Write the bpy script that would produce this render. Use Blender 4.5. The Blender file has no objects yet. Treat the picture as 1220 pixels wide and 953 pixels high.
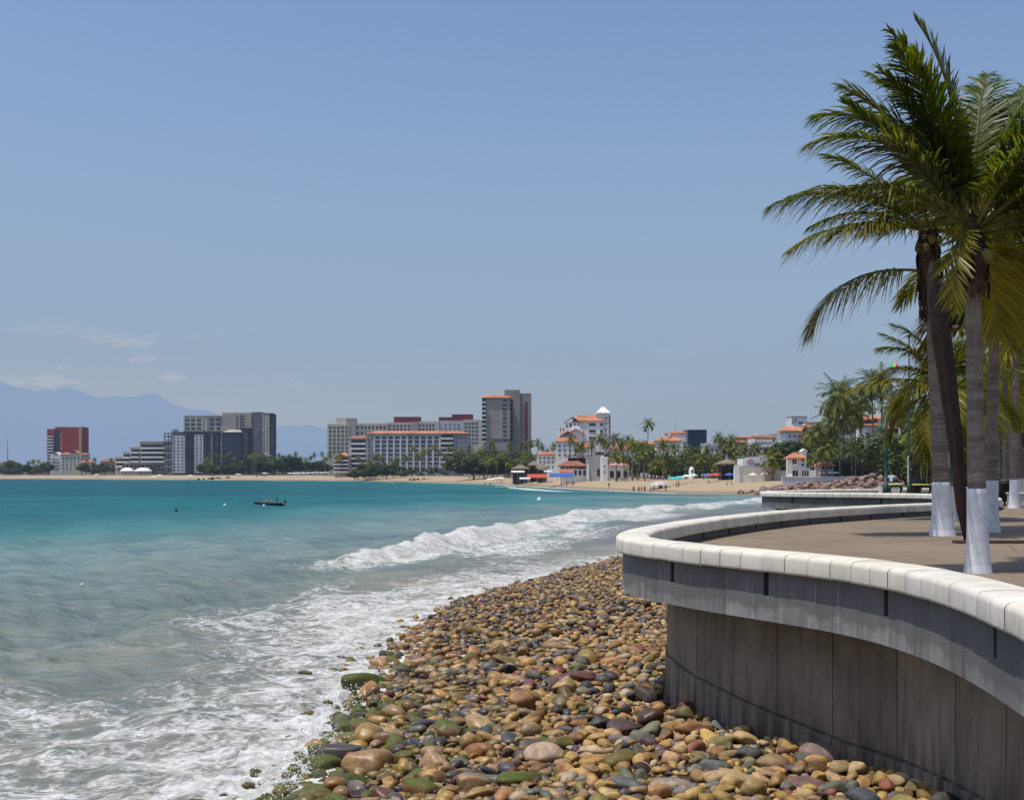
import bpy, bmesh, math, random
import numpy as np
from mathutils import Vector, Matrix, Euler
random.seed(7); RNG = np.random.default_rng(7)
R = math.radians
sc = bpy.context.scene
COL = sc.collection
H = 4.8            # eye height above the sea
F = 1450.0         # focal length in photo pixels
HZ = 564.0         # horizon row
P = 3.15           # promenade level
SUN = Vector((-0.30, -0.13, 0.95)).normalized()

# ------------------------------------------------------------------ helpers
def wx(px, d): return (px - 610.0) / F * d
def wz(py, d): return H - (py - HZ) / F * d

def nodes(m):
    m.use_nodes = True
    nt = m.node_tree; nt.nodes.clear()
    return nt
def N(nt, t, **kw):
    n = nt.nodes.new(t)
    for k, v in kw.items():
        if k.startswith('i_'): n.inputs[k[2:].replace('_', ' ')].default_value = v
        else: setattr(n, k, v)
    return n
def L(nt, a, b): nt.links.new(a, b)
def math_n(nt, op, a, b=None, c=None, clamp=False):
    n = nt.nodes.new('ShaderNodeMath'); n.operation = op; n.use_clamp = clamp
    for i, v in enumerate((a, b, c)):
        if v is None: continue
        if isinstance(v, (int, float)): n.inputs[i].default_value = v
        else: L(nt, v, n.inputs[i])
    return n.outputs[0]
def mixc(nt, f, a, b, mode='MIX'):
    n = nt.nodes.new('ShaderNodeMix'); n.data_type = 'RGBA'; n.blend_type = mode
    for s, v in ((0, f), (6, a), (7, b)):
        if isinstance(v, (int, float)): n.inputs[s].default_value = v
        elif isinstance(v, tuple): n.inputs[s].default_value = (v + (1,))[:4]
        else: L(nt, v, n.inputs[s])
    return n.outputs[2]
def ramp(nt, v, lo, hi, a=0.0, b=1.0):
    n = nt.nodes.new('ShaderNodeMapRange'); n.interpolation_type = 'SMOOTHSTEP'
    n.inputs[1].default_value = lo; n.inputs[2].default_value = hi
    n.inputs[3].default_value = a; n.inputs[4].default_value = b
    L(nt, v, n.inputs[0]); return n.outputs[0]
def noise(nt, vec, scale, detail=4, rough=.55, dist=0):
    n = nt.nodes.new('ShaderNodeTexNoise')
    n.inputs['Scale'].default_value = scale; n.inputs['Detail'].default_value = detail
    n.inputs['Roughness'].default_value = rough; n.inputs['Distortion'].default_value = dist
    if vec is not None: L(nt, vec, n.inputs['Vector'])
    return n.outputs[0]
def scaled(nt, vec, s):
    n = nt.nodes.new('ShaderNodeVectorMath'); n.operation = 'MULTIPLY'
    L(nt, vec, n.inputs[0]); n.inputs[1].default_value = s; return n.outputs[0]
def bump(nt, h, strength, dist, nrm=None):
    n = nt.nodes.new('ShaderNodeBump'); n.inputs['Strength'].default_value = strength
    n.inputs['Distance'].default_value = dist; L(nt, h, n.inputs['Height'])
    if nrm is not None: L(nt, nrm, n.inputs['Normal'])
    return n.outputs[0]
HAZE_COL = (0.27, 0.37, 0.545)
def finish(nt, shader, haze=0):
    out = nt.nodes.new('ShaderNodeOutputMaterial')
    if haze:                                    # haze painted over the surface as emission, growing with distance from the origin
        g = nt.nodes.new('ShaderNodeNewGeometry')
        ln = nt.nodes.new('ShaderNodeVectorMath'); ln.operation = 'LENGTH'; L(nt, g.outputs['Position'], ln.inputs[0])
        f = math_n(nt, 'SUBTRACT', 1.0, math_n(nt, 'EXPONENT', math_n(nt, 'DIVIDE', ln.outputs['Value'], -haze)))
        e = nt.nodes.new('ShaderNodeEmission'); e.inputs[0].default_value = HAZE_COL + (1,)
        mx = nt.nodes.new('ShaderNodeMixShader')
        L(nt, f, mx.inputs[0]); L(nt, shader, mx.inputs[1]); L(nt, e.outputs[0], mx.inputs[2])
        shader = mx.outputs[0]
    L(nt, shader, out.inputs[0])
def principled(nt, rough=.8, spec=.3):
    b = nt.nodes.new('ShaderNodeBsdfPrincipled')
    b.inputs['Roughness'].default_value = rough
    b.inputs['Specular IOR Level'].default_value = spec
    return b
_mats = {}
def mat(name, col, rough=.8, var=.18, scale=1.5, bmp=0.0, haze=0, spec=.3, metal=0, streak=0):
    if name in _mats: return _mats[name]
    m = bpy.data.materials.new(name); nt = nodes(m); b = principled(nt, rough, spec)
    b.inputs['Metallic'].default_value = metal
    g = nt.nodes.new('ShaderNodeNewGeometry')
    n1 = noise(nt, g.outputs['Position'], scale, 5, .6)
    c = mixc(nt, ramp(nt, n1, .3, .7), tuple(x*(1-var) for x in col), tuple(min(1, x*(1+var)) for x in col))
    if streak:
        n2 = noise(nt, scaled(nt, g.outputs['Position'], (2.2, 2.2, .12)), scale, 4, .6)
        c = mixc(nt, ramp(nt, n2, .45, .75, 0, streak), c, tuple(x*.45 for x in col))
    L(nt, c, b.inputs['Base Color'])
    if bmp:
        L(nt, bump(nt, noise(nt, g.outputs['Position'], scale*6, 6, .65), bmp, .05), b.inputs['Normal'])
    finish(nt, b.outputs[0], haze); _mats[name] = m
    return m
HZL = 15000

def tag(o, label=None, cat=None, group=None, kind=None):
    if label: o['label'] = label
    if cat: o['category'] = cat
    if group: o['group'] = group
    if kind: o['kind'] = kind
    return o
def thing(name, label, cat, loc=(0, 0, 0), rz=0, group=None):
    o = bpy.data.objects.new(name, None); COL.objects.link(o)
    o.location = loc; o.rotation_euler = (0, 0, rz); o.empty_display_size = .3
    return tag(o, label, cat, group)
def link(name, me, parent=None):
    o = bpy.data.objects.new(name, me); COL.objects.link(o)
    if parent: o.parent = parent
    return o
def mesh_np(name, V, Fc, m=None, smooth=True, col=None, uv=None):
    V = np.asarray(V, dtype=np.float32); Fc = np.asarray(Fc, dtype=np.int32)
    me = bpy.data.meshes.new(name); n, k = Fc.shape
    me.vertices.add(len(V)); me.vertices.foreach_set('co', V.ravel())
    me.loops.add(n*k); me.loops.foreach_set('vertex_index', Fc.ravel())
    me.polygons.add(n); me.polygons.foreach_set('loop_start', np.arange(0, n*k, k, dtype=np.int32))
    me.polygons.foreach_set('loop_total', np.full(n, k, dtype=np.int32))
    me.polygons.foreach_set('use_smooth', np.full(n, smooth, dtype=bool))
    if col is not None:
        a = me.attributes.new('Col', 'FLOAT_COLOR', 'POINT')
        c = np.ones((len(V), 4), dtype=np.float32); c[:, :col.shape[1]] = col; a.data.foreach_set('color', c.ravel())
    if uv is not None:
        u = me.uv_layers.new(name='UVMap'); u.data.foreach_set('uv', np.asarray(uv, dtype=np.float32)[Fc.ravel()].ravel())
    if m: me.materials.append(m)
    me.update(calc_edges=True); me.validate()
    return me
class MB:
    """collects simple solids and builds them as one mesh"""
    def __init__(s): s.v = []; s.f = []; s.mi = []
    def add(s, v, f, mi=0):
        o = len(s.v); s.v += [tuple(x) for x in v]; s.f += [tuple(i+o for i in q) for q in f]; s.mi += [mi]*len(f); return s
    def box(s, x0, x1, y0, y1, z0, z1, mi=0, M=None):
        v = [Vector((x, y, z)) for z in (z0, z1) for y in (y0, y1) for x in (x0, x1)]
        if M: v = [M @ p for p in v]
        return s.add(v, [(0, 2, 3, 1), (4, 5, 7, 6), (0, 1, 5, 4), (2, 6, 7, 3), (0, 4, 6, 2), (1, 3, 7, 5)], mi)
    def tube(s, pts, rad, n=8, mi=0, cap=True):
        pts = [Vector(p) for p in pts]
        rad = rad if isinstance(rad, (list, tuple)) else [rad]*len(pts)
        v = []; f = []
        for i, p in enumerate(pts):
            t = (pts[min(i+1, len(pts)-1)] - pts[max(i-1, 0)]).normalized()
            a = t.cross(Vector((0, 0, 1)) if abs(t.z) < .9 else Vector((0, 1, 0))).normalized(); b = t.cross(a)
            v += [p + (a*math.cos(2*math.pi*k/n) + b*math.sin(2*math.pi*k/n))*rad[i] for k in range(n)]
        for i in range(len(pts)-1):
            f += [(i*n+k, i*n+(k+1) % n, (i+1)*n+(k+1) % n, (i+1)*n+k) for k in range(n)]
        if cap: f += [tuple(range(n)), tuple((len(pts)-1)*n+k for k in reversed(range(n)))]
        return s.add(v, f, mi)
    def lathe(s, prof, n=12, c=(0, 0, 0), mi=0, mis=None):
        v = [(c[0]+r*math.cos(2*math.pi*k/n), c[1]+r*math.sin(2*math.pi*k/n), c[2]+z) for r, z in prof for k in range(n)]
        for i in range(len(prof)-1): pass
        o = len(s.v); s.v += v
        for i in range(len(prof)-1):
            for k in range(n):
                s.f.append((o+i*n+k, o+i*n+(k+1) % n, o+(i+1)*n+(k+1) % n, o+(i+1)*n+k)); s.mi.append(mis[k % len(mis)] if mis else mi)
        return s
    def build(s, name, mats, parent=None, smooth=False):
        me = bpy.data.meshes.new(name); me.from_pydata(s.v, [], s.f)
        for m in (mats if isinstance(mats, (list, tuple)) else [mats]): me.materials.append(m)
        me.polygons.foreach_set('material_index', s.mi)
        me.polygons.foreach_set('use_smooth', [smooth]*len(s.f))
        bm = bmesh.new(); bm.from_mesh(me); bmesh.ops.recalc_face_normals(bm, faces=bm.faces); bm.to_mesh(me); bm.free()
        me.update(); return link(name, me, parent)
def bevel(o, w=.02, seg=2):
    b = o.modifiers.new('edge', 'BEVEL'); b.width = w; b.segments = seg; b.limit_method = 'ANGLE'
    return o
def hash2(ix, iy, seed):
    h = (ix.astype(np.int64)*374761393 + iy.astype(np.int64)*668265263 + seed*1442695041) & 0x7fffffff
    h = (h ^ (h >> 13))*1274126177 & 0x7fffffff
    return ((h ^ (h >> 16)) & 0xffff)/65535.0
def vnoise(x, y, seed=0):
    ix = np.floor(x); iy = np.floor(y); fx = x-ix; fy = y-iy
    fx = fx*fx*(3-2*fx); fy = fy*fy*(3-2*fy)
    a = hash2(ix, iy, seed); b = hash2(ix+1, iy, seed); c = hash2(ix, iy+1, seed); d = hash2(ix+1, iy+1, seed)
    return (a*(1-fx)+b*fx)*(1-fy) + (c*(1-fx)+d*fx)*fy
def fbm(x, y, seed=0, o=4):
    s = 0; a = .5
    for i in range(o): s = s + a*vnoise(x, y, seed+i*17); x = x*2.03+11.3; y = y*2.03+5.7; a *= .5
    return s/(1-.5**o)
def sstep(x, a, b):
    t = np.clip((x-a)/(b-a), 0, 1); return t*t*(3-2*t)
def catmull(pts, step):
    p = np.array(pts, float); p = np.vstack([2*p[0]-p[1], p, 2*p[-1]-p[-2]]); out = []
    for i in range(1, len(p)-2):
        for t in np.linspace(0, 1, 24, endpoint=False):
            a, b, c, d = p[i-1], p[i], p[i+1], p[i+2]
            out.append(.5*((2*b)+(-a+c)*t+(2*a-5*b+4*c-d)*t*t+(-a+3*b-3*c+d)*t**3))
    out.append(p[-2]); out = np.array(out)
    s = np.concatenate([[0], np.cumsum(np.linalg.norm(np.diff(out, axis=0), axis=1))])
    q = np.arange(0, s[-1], step)
    return np.stack([np.interp(q, s, out[:, k]) for k in range(out.shape[1])], 1), q
def inside(poly, x, y):
    r = np.zeros(x.shape, bool); n = len(poly)
    for i in range(n):
        x0, y0 = poly[i]; x1, y1 = poly[(i+1) % n]
        if y0 == y1: continue
        c = ((y0 > y) != (y1 > y)) & (x < (x1-x0)*(y-y0)/(y1-y0)+x0); r ^= c
    return r
def dist_line(pts, x, y):
    best = np.full(x.shape, 1e9)
    for (x0, y0), (x1, y1) in zip(pts[:-1], pts[1:]):
        dx, dy = x1-x0, y1-y0; t = np.clip(((x-x0)*dx+(y-y0)*dy)/(dx*dx+dy*dy), 0, 1)
        best = np.minimum(best, np.hypot(x-x0-t*dx, y-y0-t*dy))
    return best
ORD = ['leftmost', 'second', 'third', 'fourth', 'fifth', 'sixth', 'seventh', 'eighth', 'ninth', 'tenth', 'eleventh', 'twelfth', 'thirteenth',
       'fourteenth', 'fifteenth', 'sixteenth', 'seventeenth', 'eighteenth', 'nineteenth', 'twentieth', 'twenty-first', 'twenty-second', 'twenty-third', 'twenty-fourth', 'twenty-fifth']
def ordinal(i, n):
    if n == 1: return 'only'
    return 'rightmost' if i == n-1 else (ORD[i] if i == 0 or i >= len(ORD) else ORD[i] + ' from left')

# ------------------------------------------------------------------ camera, world, sun
cam = bpy.data.cameras.new('camera'); co = bpy.data.objects.new('camera', cam); COL.objects.link(co)
co.location = (0, 0, H); co.rotation_euler = (R(90), 0, 0)
cam.sensor_width = 36; cam.lens = 36*F/1220; cam.shift_y = (HZ-476.5)/1220; cam.clip_start = .1; cam.clip_end = 80000
sc.camera = co
sc.view_settings.view_transform = 'Standard'; sc.view_settings.look = 'None'; sc.view_settings.exposure = 0
sc.cycles.use_denoising = True
sc.cycles.max_bounces = 6; sc.cycles.transparent_max_bounces = 6; sc.cycles.caustics_reflective = False; sc.cycles.caustics_refractive = False

w = bpy.data.worlds.new('World'); sc.world = w; w.use_nodes = True
nt = w.node_tree; nt.nodes.clear()
sky = nt.nodes.new('ShaderNodeTexSky'); sky.sky_type = 'NISHITA'; sky.sun_disc = False
sky.sun_elevation = math.asin(SUN.z); sky.sun_rotation = math.atan2(SUN.x, SUN.y)
sky.air_density = 1.0; sky.dust_density = 1.6; sky.ozone_density = 3.0; sky.altitude = 0
tc = nt.nodes.new('ShaderNodeTexCoord'); sx = nt.nodes.new('ShaderNodeSeparateXYZ'); L(nt, tc.outputs['Generated'], sx.inputs[0])
hs = nt.nodes.new('ShaderNodeHueSaturation'); hs.inputs['Saturation'].default_value = .95; L(nt, sky.outputs[0], hs.inputs['Color'])
# thin humid haze low over the bay and a few faint cumulus tops above the hills
hz = ramp(nt, sx.outputs['Z'], .0, .42, 1.0, .0)
c1 = mixc(nt, math_n(nt, 'MULTIPLY', hz, .85), mixc(nt, 1.0, hs.outputs[0], (1.13, 1.17, 1.25), 'MULTIPLY'), (2.46, 3.24, 4.32))
cn = noise(nt, scaled(nt, tc.outputs['Generated'], (19, 19, 62)), 1.0, 7, .58, .2)
band = math_n(nt, 'MULTIPLY', ramp(nt, sx.outputs['Z'], .035, .065), ramp(nt, sx.outputs['Z'], .085, .125, 1, 0))
left = ramp(nt, sx.outputs['X'], -.23, -.12, 1, .12)
cl = math_n(nt, 'MULTIPLY', math_n(nt, 'MULTIPLY', ramp(nt, cn, .53, .66), band), left)
low = math_n(nt, 'MULTIPLY', math_n(nt, 'MULTIPLY', ramp(nt, sx.outputs['Z'], .03, .11, 1, 0), ramp(nt, sx.outputs['X'], -.45, .3, 1, .25)), .42)
c2 = mixc(nt, math_n(nt, 'MAXIMUM', math_n(nt, 'MULTIPLY', cl, .6), low), c1, (4.3, 4.45, 5.1))
bg = nt.nodes.new('ShaderNodeBackground'); bg.inputs[1].default_value = .112; L(nt, c2, bg.inputs[0])
wo = nt.nodes.new('ShaderNodeOutputWorld'); L(nt, bg.outputs[0], wo.inputs[0])

sl = bpy.data.lights.new('sun', 'SUN'); sl.energy = 3.6; sl.angle = R(.55); sl.color = (1, .95, .87)
so = bpy.data.objects.new('sun', sl); COL.objects.link(so); so.rotation_euler = SUN.to_track_quat('Z', 'Y').to_euler(); so.location = (0, 0, 60)

# ------------------------------------------------------------------ shoreline, terrain, water
SHORE = [(-60, -20), (-18, 2), (-7, 9), (-3.9, 14), (-3.35, 18), (-3.15, 22), (-3.2, 28), (-3.1, 35), (-1.7, 46), (1.4, 55), (5.6, 67), (13, 82), (25, 110),
         (38, 145), (62, 190), (100, 225), (118, 248), (64, 261), (50, 276), (52, 285), (40, 292), (23, 366), (-4, 520), (-55, 700), (-110, 800), (-281, 950), (-388, 1060), (-490, 1120), (-900, 1500), (-2500, 2500)]
SEA = SHORE + [(-9000, 9000), (-40000, 12000), (-40000, -9000), (-60, -9000)]
def sdist(x, y):       # + at sea
    d = dist_line(SHORE, x, y); return np.where(inside(SEA, x, y), d, -d)
def ground_z(x, y, sd=None):
    sd = sdist(x, y) if sd is None else sd
    l = -sd; far = sstep(y, 150, 280)
    near_z = .60*(1-np.exp(-np.maximum(l, 0)/3.2)) + .004*np.minimum(np.maximum(l, 0), 60)
    far_z = 3.7*(1-np.exp(-np.maximum(l, 0)/22.0))
    hill = 15*sstep(x, 70, 200)*sstep(y, 330, 480) + 10*sstep(l, 60, 600)*far
    z = near_z*(1-far) + far_z*far + hill
    return np.where(sd > 0, np.maximum(-.12*sd, -6), z)
def polar(a0, a1, na, rs):
    th = np.radians(np.linspace(a0, a1, na)); r = np.array(rs)[:, None]
    x = (r*np.sin(th)[None]); y = r*np.cos(th)[None]+0*x
    i = np.arange(len(rs)-1)[:, None]*na + np.arange(na-1)[None]
    f = np.stack([i, i+1, i+1+na, i+na], -1).reshape(-1, 4)
    return x.ravel(), y.ravel(), f

x, y, f = polar(-100, 100, 420, np.concatenate([np.linspace(0.5, 90, 170), np.geomspace(91, 1800, 170), np.geomspace(1900, 45000, 20)]))
sd = sdist(x, y); z = ground_z(x, y, sd)
z += np.where(sd < 0, (fbm(x*.5, y*.5, 3)-.5)*.12, 0)
m = bpy.data.materials.new('sand_and_earth'); nt = nodes(m); b = principled(nt, .9, .2)
g = nt.nodes.new('ShaderNodeNewGeometry'); sp = nt.nodes.new('ShaderNodeSeparateXYZ'); L(nt, g.outputs['Position'], sp.inputs[0])
n1 = noise(nt, g.outputs['Position'], .25, 6, .6); n2 = noise(nt, g.outputs['Position'], 3.0, 6, .7)
sand = mixc(nt, n1, (.34, .255, .155), (.43, .335, .215))
dry = ramp(nt, sp.outputs['Z'], .15, .9)
sand = mixc(nt, dry, (.24, .18, .12), sand)
earth = mixc(nt, n2, (.035, .045, .02), (.10, .085, .05))
c = mixc(nt, ramp(nt, math_n(nt, 'ADD', sp.outputs['Z'], n2), 3.55, 4.1), sand, earth)
grav = mixc(nt, ramp(nt, n2, .35, .65), (.02, .018, .016), (.09, .07, .045))
c = mixc(nt, ramp(nt, sp.outputs['Y'], 120, 220), grav, c)
L(nt, c, b.inputs['Base Color']); L(nt, bump(nt, n2, .5, .1), b.inputs['Normal']); finish(nt, b.outputs[0], HZL)
tag(link('ground', mesh_np('ground', np.stack([x, y, z], 1), f, m)), kind='structure')

# --- sea
CREST = [(-17, 52), (-12.5, 59), (-9.2, 66), (-6.3, 74), (-3.2, 87), (0, 106), (4.2, 124), (11, 144), (22, 168), (35, 195), (46, 225), (54, 250)]
rs = np.concatenate([np.linspace(9, 16.9, 24), H*F/np.linspace(412, 3.4, 880), np.geomspace(2100, 42000, 26)])
x, y, f = polar(-44, 44, 1080, rs)
rr = np.hypot(x, y); sd = sdist(x, y)
cr = np.array(CREST); cs = np.concatenate([[0], np.cumsum(np.hypot(*np.diff(cr, axis=0).T))])
# signed distance to the breaker crest: + towards the shore, with its position along the crest
bd = np.full(x.shape, 1e9); bs = np.zeros(x.shape); sg = np.ones(x.shape)
for i in range(len(cr)-1):
    a = cr[i]; d = cr[i+1]-a; l2 = d@d; t = np.clip(((x-a[0])*d[0]+(y-a[1])*d[1])/l2, 0, 1)
    q = np.hypot(x-a[0]-t*d[0], y-a[1]-t*d[1]); k = q < bd
    bd = np.where(k, q, bd); bs = np.where(k, cs[i]+t*math.sqrt(l2), bs); sg = np.where(k, np.sign((x-a[0])*d[1]-(y-a[1])*d[0]), sg)
wob = (fbm(bs*.11, bs*0+.5, 5)-.5)*2.6 + (fbm(x*.5, y*.25, 8)-.5)*.9
u = bd*sg + wob
hgt = np.interp(bs, [0, 5, 14, 24, 42, 62, 85, 115, 150, 220], [0, 0, .34, .50, .64, .66, .60, .5, .42, .3])*(.45+1.1*fbm(bs*.23, bs*0, 12))
hgt = hgt*sstep(bd*-1, -30, -18)
prof = np.where(u < 0, np.exp(-(u/3.4)**2), np.exp(-(u/1.25)**2)) - .22*np.exp(-((u-3.2)/1.6)**2)
z = hgt*prof
# swell and wind chop, each faded where the sheet gets too coarse for it
sp_ = np.maximum(rr*.0014, rr*rr/(H*F)*.47)
def wave(lam, amp, ang, ph, warp):
    k = 2*math.pi/lam; c, s = math.cos(ang), math.sin(ang)
    q = (x*c+y*s)*k + ph + warp*3.2*fbm(x/lam*.31, y/lam*.31, int(ph*10))
    v = .5+.5*np.sin(q)
    return amp*(2*v**1.5-1)*np.clip(lam/(4*sp_)-.5, 0, 1)
shoal = sstep(sd, -1, 10)
for lam, amp, ang, ph, wp in ((15, .10, .05, .3, 1.2), (9, .10, -.3, 1.7, 1.3), (6.2, .095, .35, 2.9, 1.5), (3.7, .085, -.55, 4.1, 1.6), (2.3, .055, .75, .9, 1.6), (1.5, .034, -1.0, 3.3, 1.6), (.95, .02, .4, 5.2, 1.6)):
    z += wave(lam, amp, ang, ph, wp)*(.3+.7*shoal)
swz = fbm(x*.16, y*.07, 31)                                              # patches
fo = np.zeros(x.shape)
edge = sd + (fbm(x*.35, y*.2, 2)-.5)*3.0
fo = np.maximum(fo, .86*np.exp(-(np.maximum(edge, 0)/1.8)**1.5)*(rr < 75) + .45*np.exp(-(np.maximum(edge, 0)/2.5)**2)*(rr >= 75)*(rr < 240))
fo = np.maximum(fo, .57*np.exp(-(np.maximum(edge-1.8, 0)/6.3)**2)*(.60+.70*swz)*sstep(-rr, -110, -60))
fo = np.maximum(fo, .56*np.exp(-((sd-7)/6.5)**2)*(.45+.55*sstep(swz, .36, .60))*sstep(-rr, -62, -36))
fo = np.maximum(fo, .58*np.exp(-((sd-4)/6.0)**2)*(.55+.45*sstep(swz, .36, .60))*sstep(-rr, -31, -21))
fo = np.maximum(fo, .47*sstep(fbm(x*.22+3, y*.09, 77), .52, .66)*sstep(-sd, -24, -9)*sstep(-rr, -75, -48))
amp = np.clip(hgt/.6, 0, 1)
front = np.where(u < 0, np.exp(-(u/.6)**2), np.exp(-(np.maximum(u-.9, 0)/2.7)**2))
fo = np.maximum(fo, np.clip(front*(.25+.75*amp)*sstep(bs, 4, 16)*(.36+.90*fbm(bs*.34, u*.7, 41)), 0, .90))
fo = np.maximum(fo, .56*np.exp(-(np.maximum(u-2, 0)/9)**2)*(u > 0)*amp*(.5+.9*swz)*(rr < 150))
fo = np.maximum(fo, .42*np.exp(-((u+6)/1.8)**2)*sstep(fbm(bs*.09, bs*0+2, 6), .5, .62)*(rr < 130))
fo = np.maximum(fo, .58*np.exp(-((u-5)/6.5)**2)*sstep(fbm(x*.13, y*.05, 91), .40, .60)*sstep(bs, 2, 14)*(rr < 190))
# surf on the far sand
fo = np.maximum(fo, .97*np.exp(-(np.maximum(sd, 0)/(2.2+rr*.006))**2)*(rr > 285))
u2 = sd - 9 - 14*fbm(x*.02, y*.02, 9)
fo = np.maximum(fo, .9*np.exp(-(u2/3.4)**2)*sstep(fbm(x*.03+7, y*.008, 15), .30, .46)*(rr > 290)*(rr < 520)*sstep(y, 300, 330)*sstep(x, -12, 4))
fo = np.where((sd > 40) & (rr > 45), np.minimum(fo, .25), fo)
z += np.where(fo > .35, (fo-.35)*(fbm(x*1.7, y*1.7, 21, 5)-.42)*.45*np.clip(60/rr, .25, 1)*(1+1.2*np.clip(prof*amp, 0, 1)), 0)
# splash thrown up where the wash meets the nearest boulders
z += .20*np.exp(-((sd-.4)/.8)**2)*sstep(fbm(x*1.6, y*1.6, 55, 5), .42, .75)*sstep(-rr, -34, -22)
lift = np.where((sd < 0) & (rr < 90), ground_z(x, y, sd)-.16+.10*fbm(x*.6, y*.6, 88), 0)
z = np.where((sd < 0) & (rr < 90), np.maximum(np.minimum(z, .05), -9) + np.minimum(lift+.12, 0.10) - np.maximum(-sd-1.2, 0)*.35, z)
z = np.where((sd < 0) & (rr >= 90), z*np.exp(sd/6)-np.clip(-sd*.05, 0, 1.2), z)
# depth tint: brown-grey wash, grey green, turquoise, deep teal
def lerp_cols(v, xs, cs):
    return np.stack([np.interp(v, xs, [c[k] for c in cs]) for k in range(3)], 1)
sv = sd*(.8+.5*fbm(x*.02, y*.012, 61)) + (fbm(x*.05, y*.03, 62)-.5)*14
colr = lerp_cols(sv, [0, 5, 11, 22, 38, 62, 95, 300], [(.32, .29, .235), (.285, .28, .23), (.25, .28, .24), (.225, .29, .265), (.19, .285, .28), (.065, .225, .23), (.012, .155, .175), (.006, .115, .148)])
fl = sstep(y, 230, 300)[:, None]
colr = colr*(1-fl) + fl*lerp_cols(sd, [0, 14, 45, 120, 400], [(.10, .20, .19), (.035, .18, .18), (.016, .14, .155), (.009, .11, .137), (.006, .09, .125)])
# grey film of backwash between breaker and wall
film = sstep(u, 4, 9)*sstep(rr, 72, 92)*sstep(-rr, -285, -230)*(sd < 45)*.85
colr = colr*(1-film[:, None]) + film[:, None]*np.array((.23, .225, .22))
me = mesh_np('sea', np.stack([x, y, z], 1), f, None, True, np.concatenate([colr, np.clip(fo, 0, 1.1)[:, None]], 1))
m = bpy.data.materials.new('sea_water'); nt = nodes(m)
at = nt.nodes.new('ShaderNodeAttribute'); at.attribute_name = 'Col'
g = nt.nodes.new('ShaderNodeNewGeometry'); pos = g.outputs['Position']
sh = scaled(nt, pos, (1.0, .95, 1.0))
na = noise(nt, sh, .9, 9, .66, 1.1)
nb = noise(nt, sh, .55, 6, .6, 2.2)
ridge = math_n(nt, 'SUBTRACT', 1.0, math_n(nt, 'MULTIPLY', math_n(nt, 'ABSOLUTE', math_n(nt, 'SUBTRACT', nb, .5)), 6.5), clamp=True)
nb2 = noise(nt, sh, 1.9, 5, .6, 1.6)
ridge2 = math_n(nt, 'SUBTRACT', 1.0, math_n(nt, 'MULTIPLY', math_n(nt, 'ABSOLUTE', math_n(nt, 'SUBTRACT', nb2, .5)), 7.0), clamp=True)
nc = noise(nt, pos, 5.5, 5, .7, .6)
mixn = math_n(nt, 'ADD', math_n(nt, 'ADD', math_n(nt, 'MULTIPLY', na, .50), math_n(nt, 'ADD', math_n(nt, 'MULTIPLY', ridge, .22), math_n(nt, 'MULTIPLY', ridge2, .20))), math_n(nt, 'MULTIPLY', nc, .22))
fm = ramp(nt, math_n(nt, 'ADD', mixn, math_n(nt, 'MULTIPLY', at.outputs['Alpha'], 1.0)), .98, 1.30)
fm = math_n(nt, 'MULTIPLY', fm, ramp(nt, at.outputs['Alpha'], .05, .28))
lw = noise(nt, scaled(nt, pos, (.05, .035, 1)), 1.0, 5, .6)
base = mixc(nt, ramp(nt, lw, .35, .68), mixc(nt, 1.0, at.outputs['Color'], (.80, .84, .88), 'MULTIPLY'), mixc(nt, 1.0, at.outputs['Color'], (1.16, 1.12, 1.06), 'MULTIPLY'))
rp = noise(nt, scaled(nt, pos, (.14, .6, 1)), 1.0, 7, .68, .4)
base = mixc(nt, ramp(nt, rp, .36, .66), mixc(nt, 1.0, base, (.70, .79, .84), 'MULTIPLY'), base)
b1 = bump(nt, noise(nt, scaled(nt, pos, (.75, 1.7, 1)), 1.5, 6, .62, .4), .95, .40)
b2 = bump(nt, noise(nt, scaled(nt, pos, (.16, .36, 1)), 1.0, 5, .6, .3), .8, 1.6, b1)
fd = mixc(nt, ramp(nt, nc, .25, .7), (.40, .40, .385), (.74, .74, .72))
fd = mixc(nt, ramp(nt, na, .35, .62), mixc(nt, 1.0, fd, (.72, .70, .65), 'MULTIPLY'), fd)
lv = nt.nodes.new('ShaderNodeVectorMath'); lv.operation = 'LENGTH'; L(nt, pos, lv.inputs[0]); lenp = lv.outputs['Value']
wd = nt.nodes.new('ShaderNodeBsdfDiffuse'); L(nt, base, wd.inputs[0]); L(nt, b1, wd.inputs['Normal'])
wg = nt.nodes.new('ShaderNodeBsdfGlossy'); wg.inputs['Roughness'].default_value = .16; L(nt, b2, wg.inputs['Normal'])
fr = nt.nodes.new('ShaderNodeFresnel'); fr.inputs[0].default_value = 1.33; L(nt, b2, fr.inputs['Normal'])
wm = nt.nodes.new('ShaderNodeMixShader'); L(nt, math_n(nt, 'MINIMUM', math_n(nt, 'MULTIPLY', fr.outputs[0], .72), math_n(nt, 'MULTIPLY_ADD', ramp(nt, lenp, 50, 240), -.28, .54)), wm.inputs[0]); L(nt, wd.outputs[0], wm.inputs[1]); L(nt, wg.outputs[0], wm.inputs[2])
fs = nt.nodes.new('ShaderNodeBsdfDiffuse'); L(nt, fd, fs.inputs[0]); L(nt, bump(nt, math_n(nt, 'ADD', nc, na), .55, .10), fs.inputs['Normal'])
fx = nt.nodes.new('ShaderNodeMixShader'); L(nt, fm, fx.inputs[0]); L(nt, wm.outputs[0], fx.inputs[1]); L(nt, fs.outputs[0], fx.inputs[2])
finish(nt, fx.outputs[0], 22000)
me.materials.append(m)
tag(link('sea', me), kind='structure')

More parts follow.
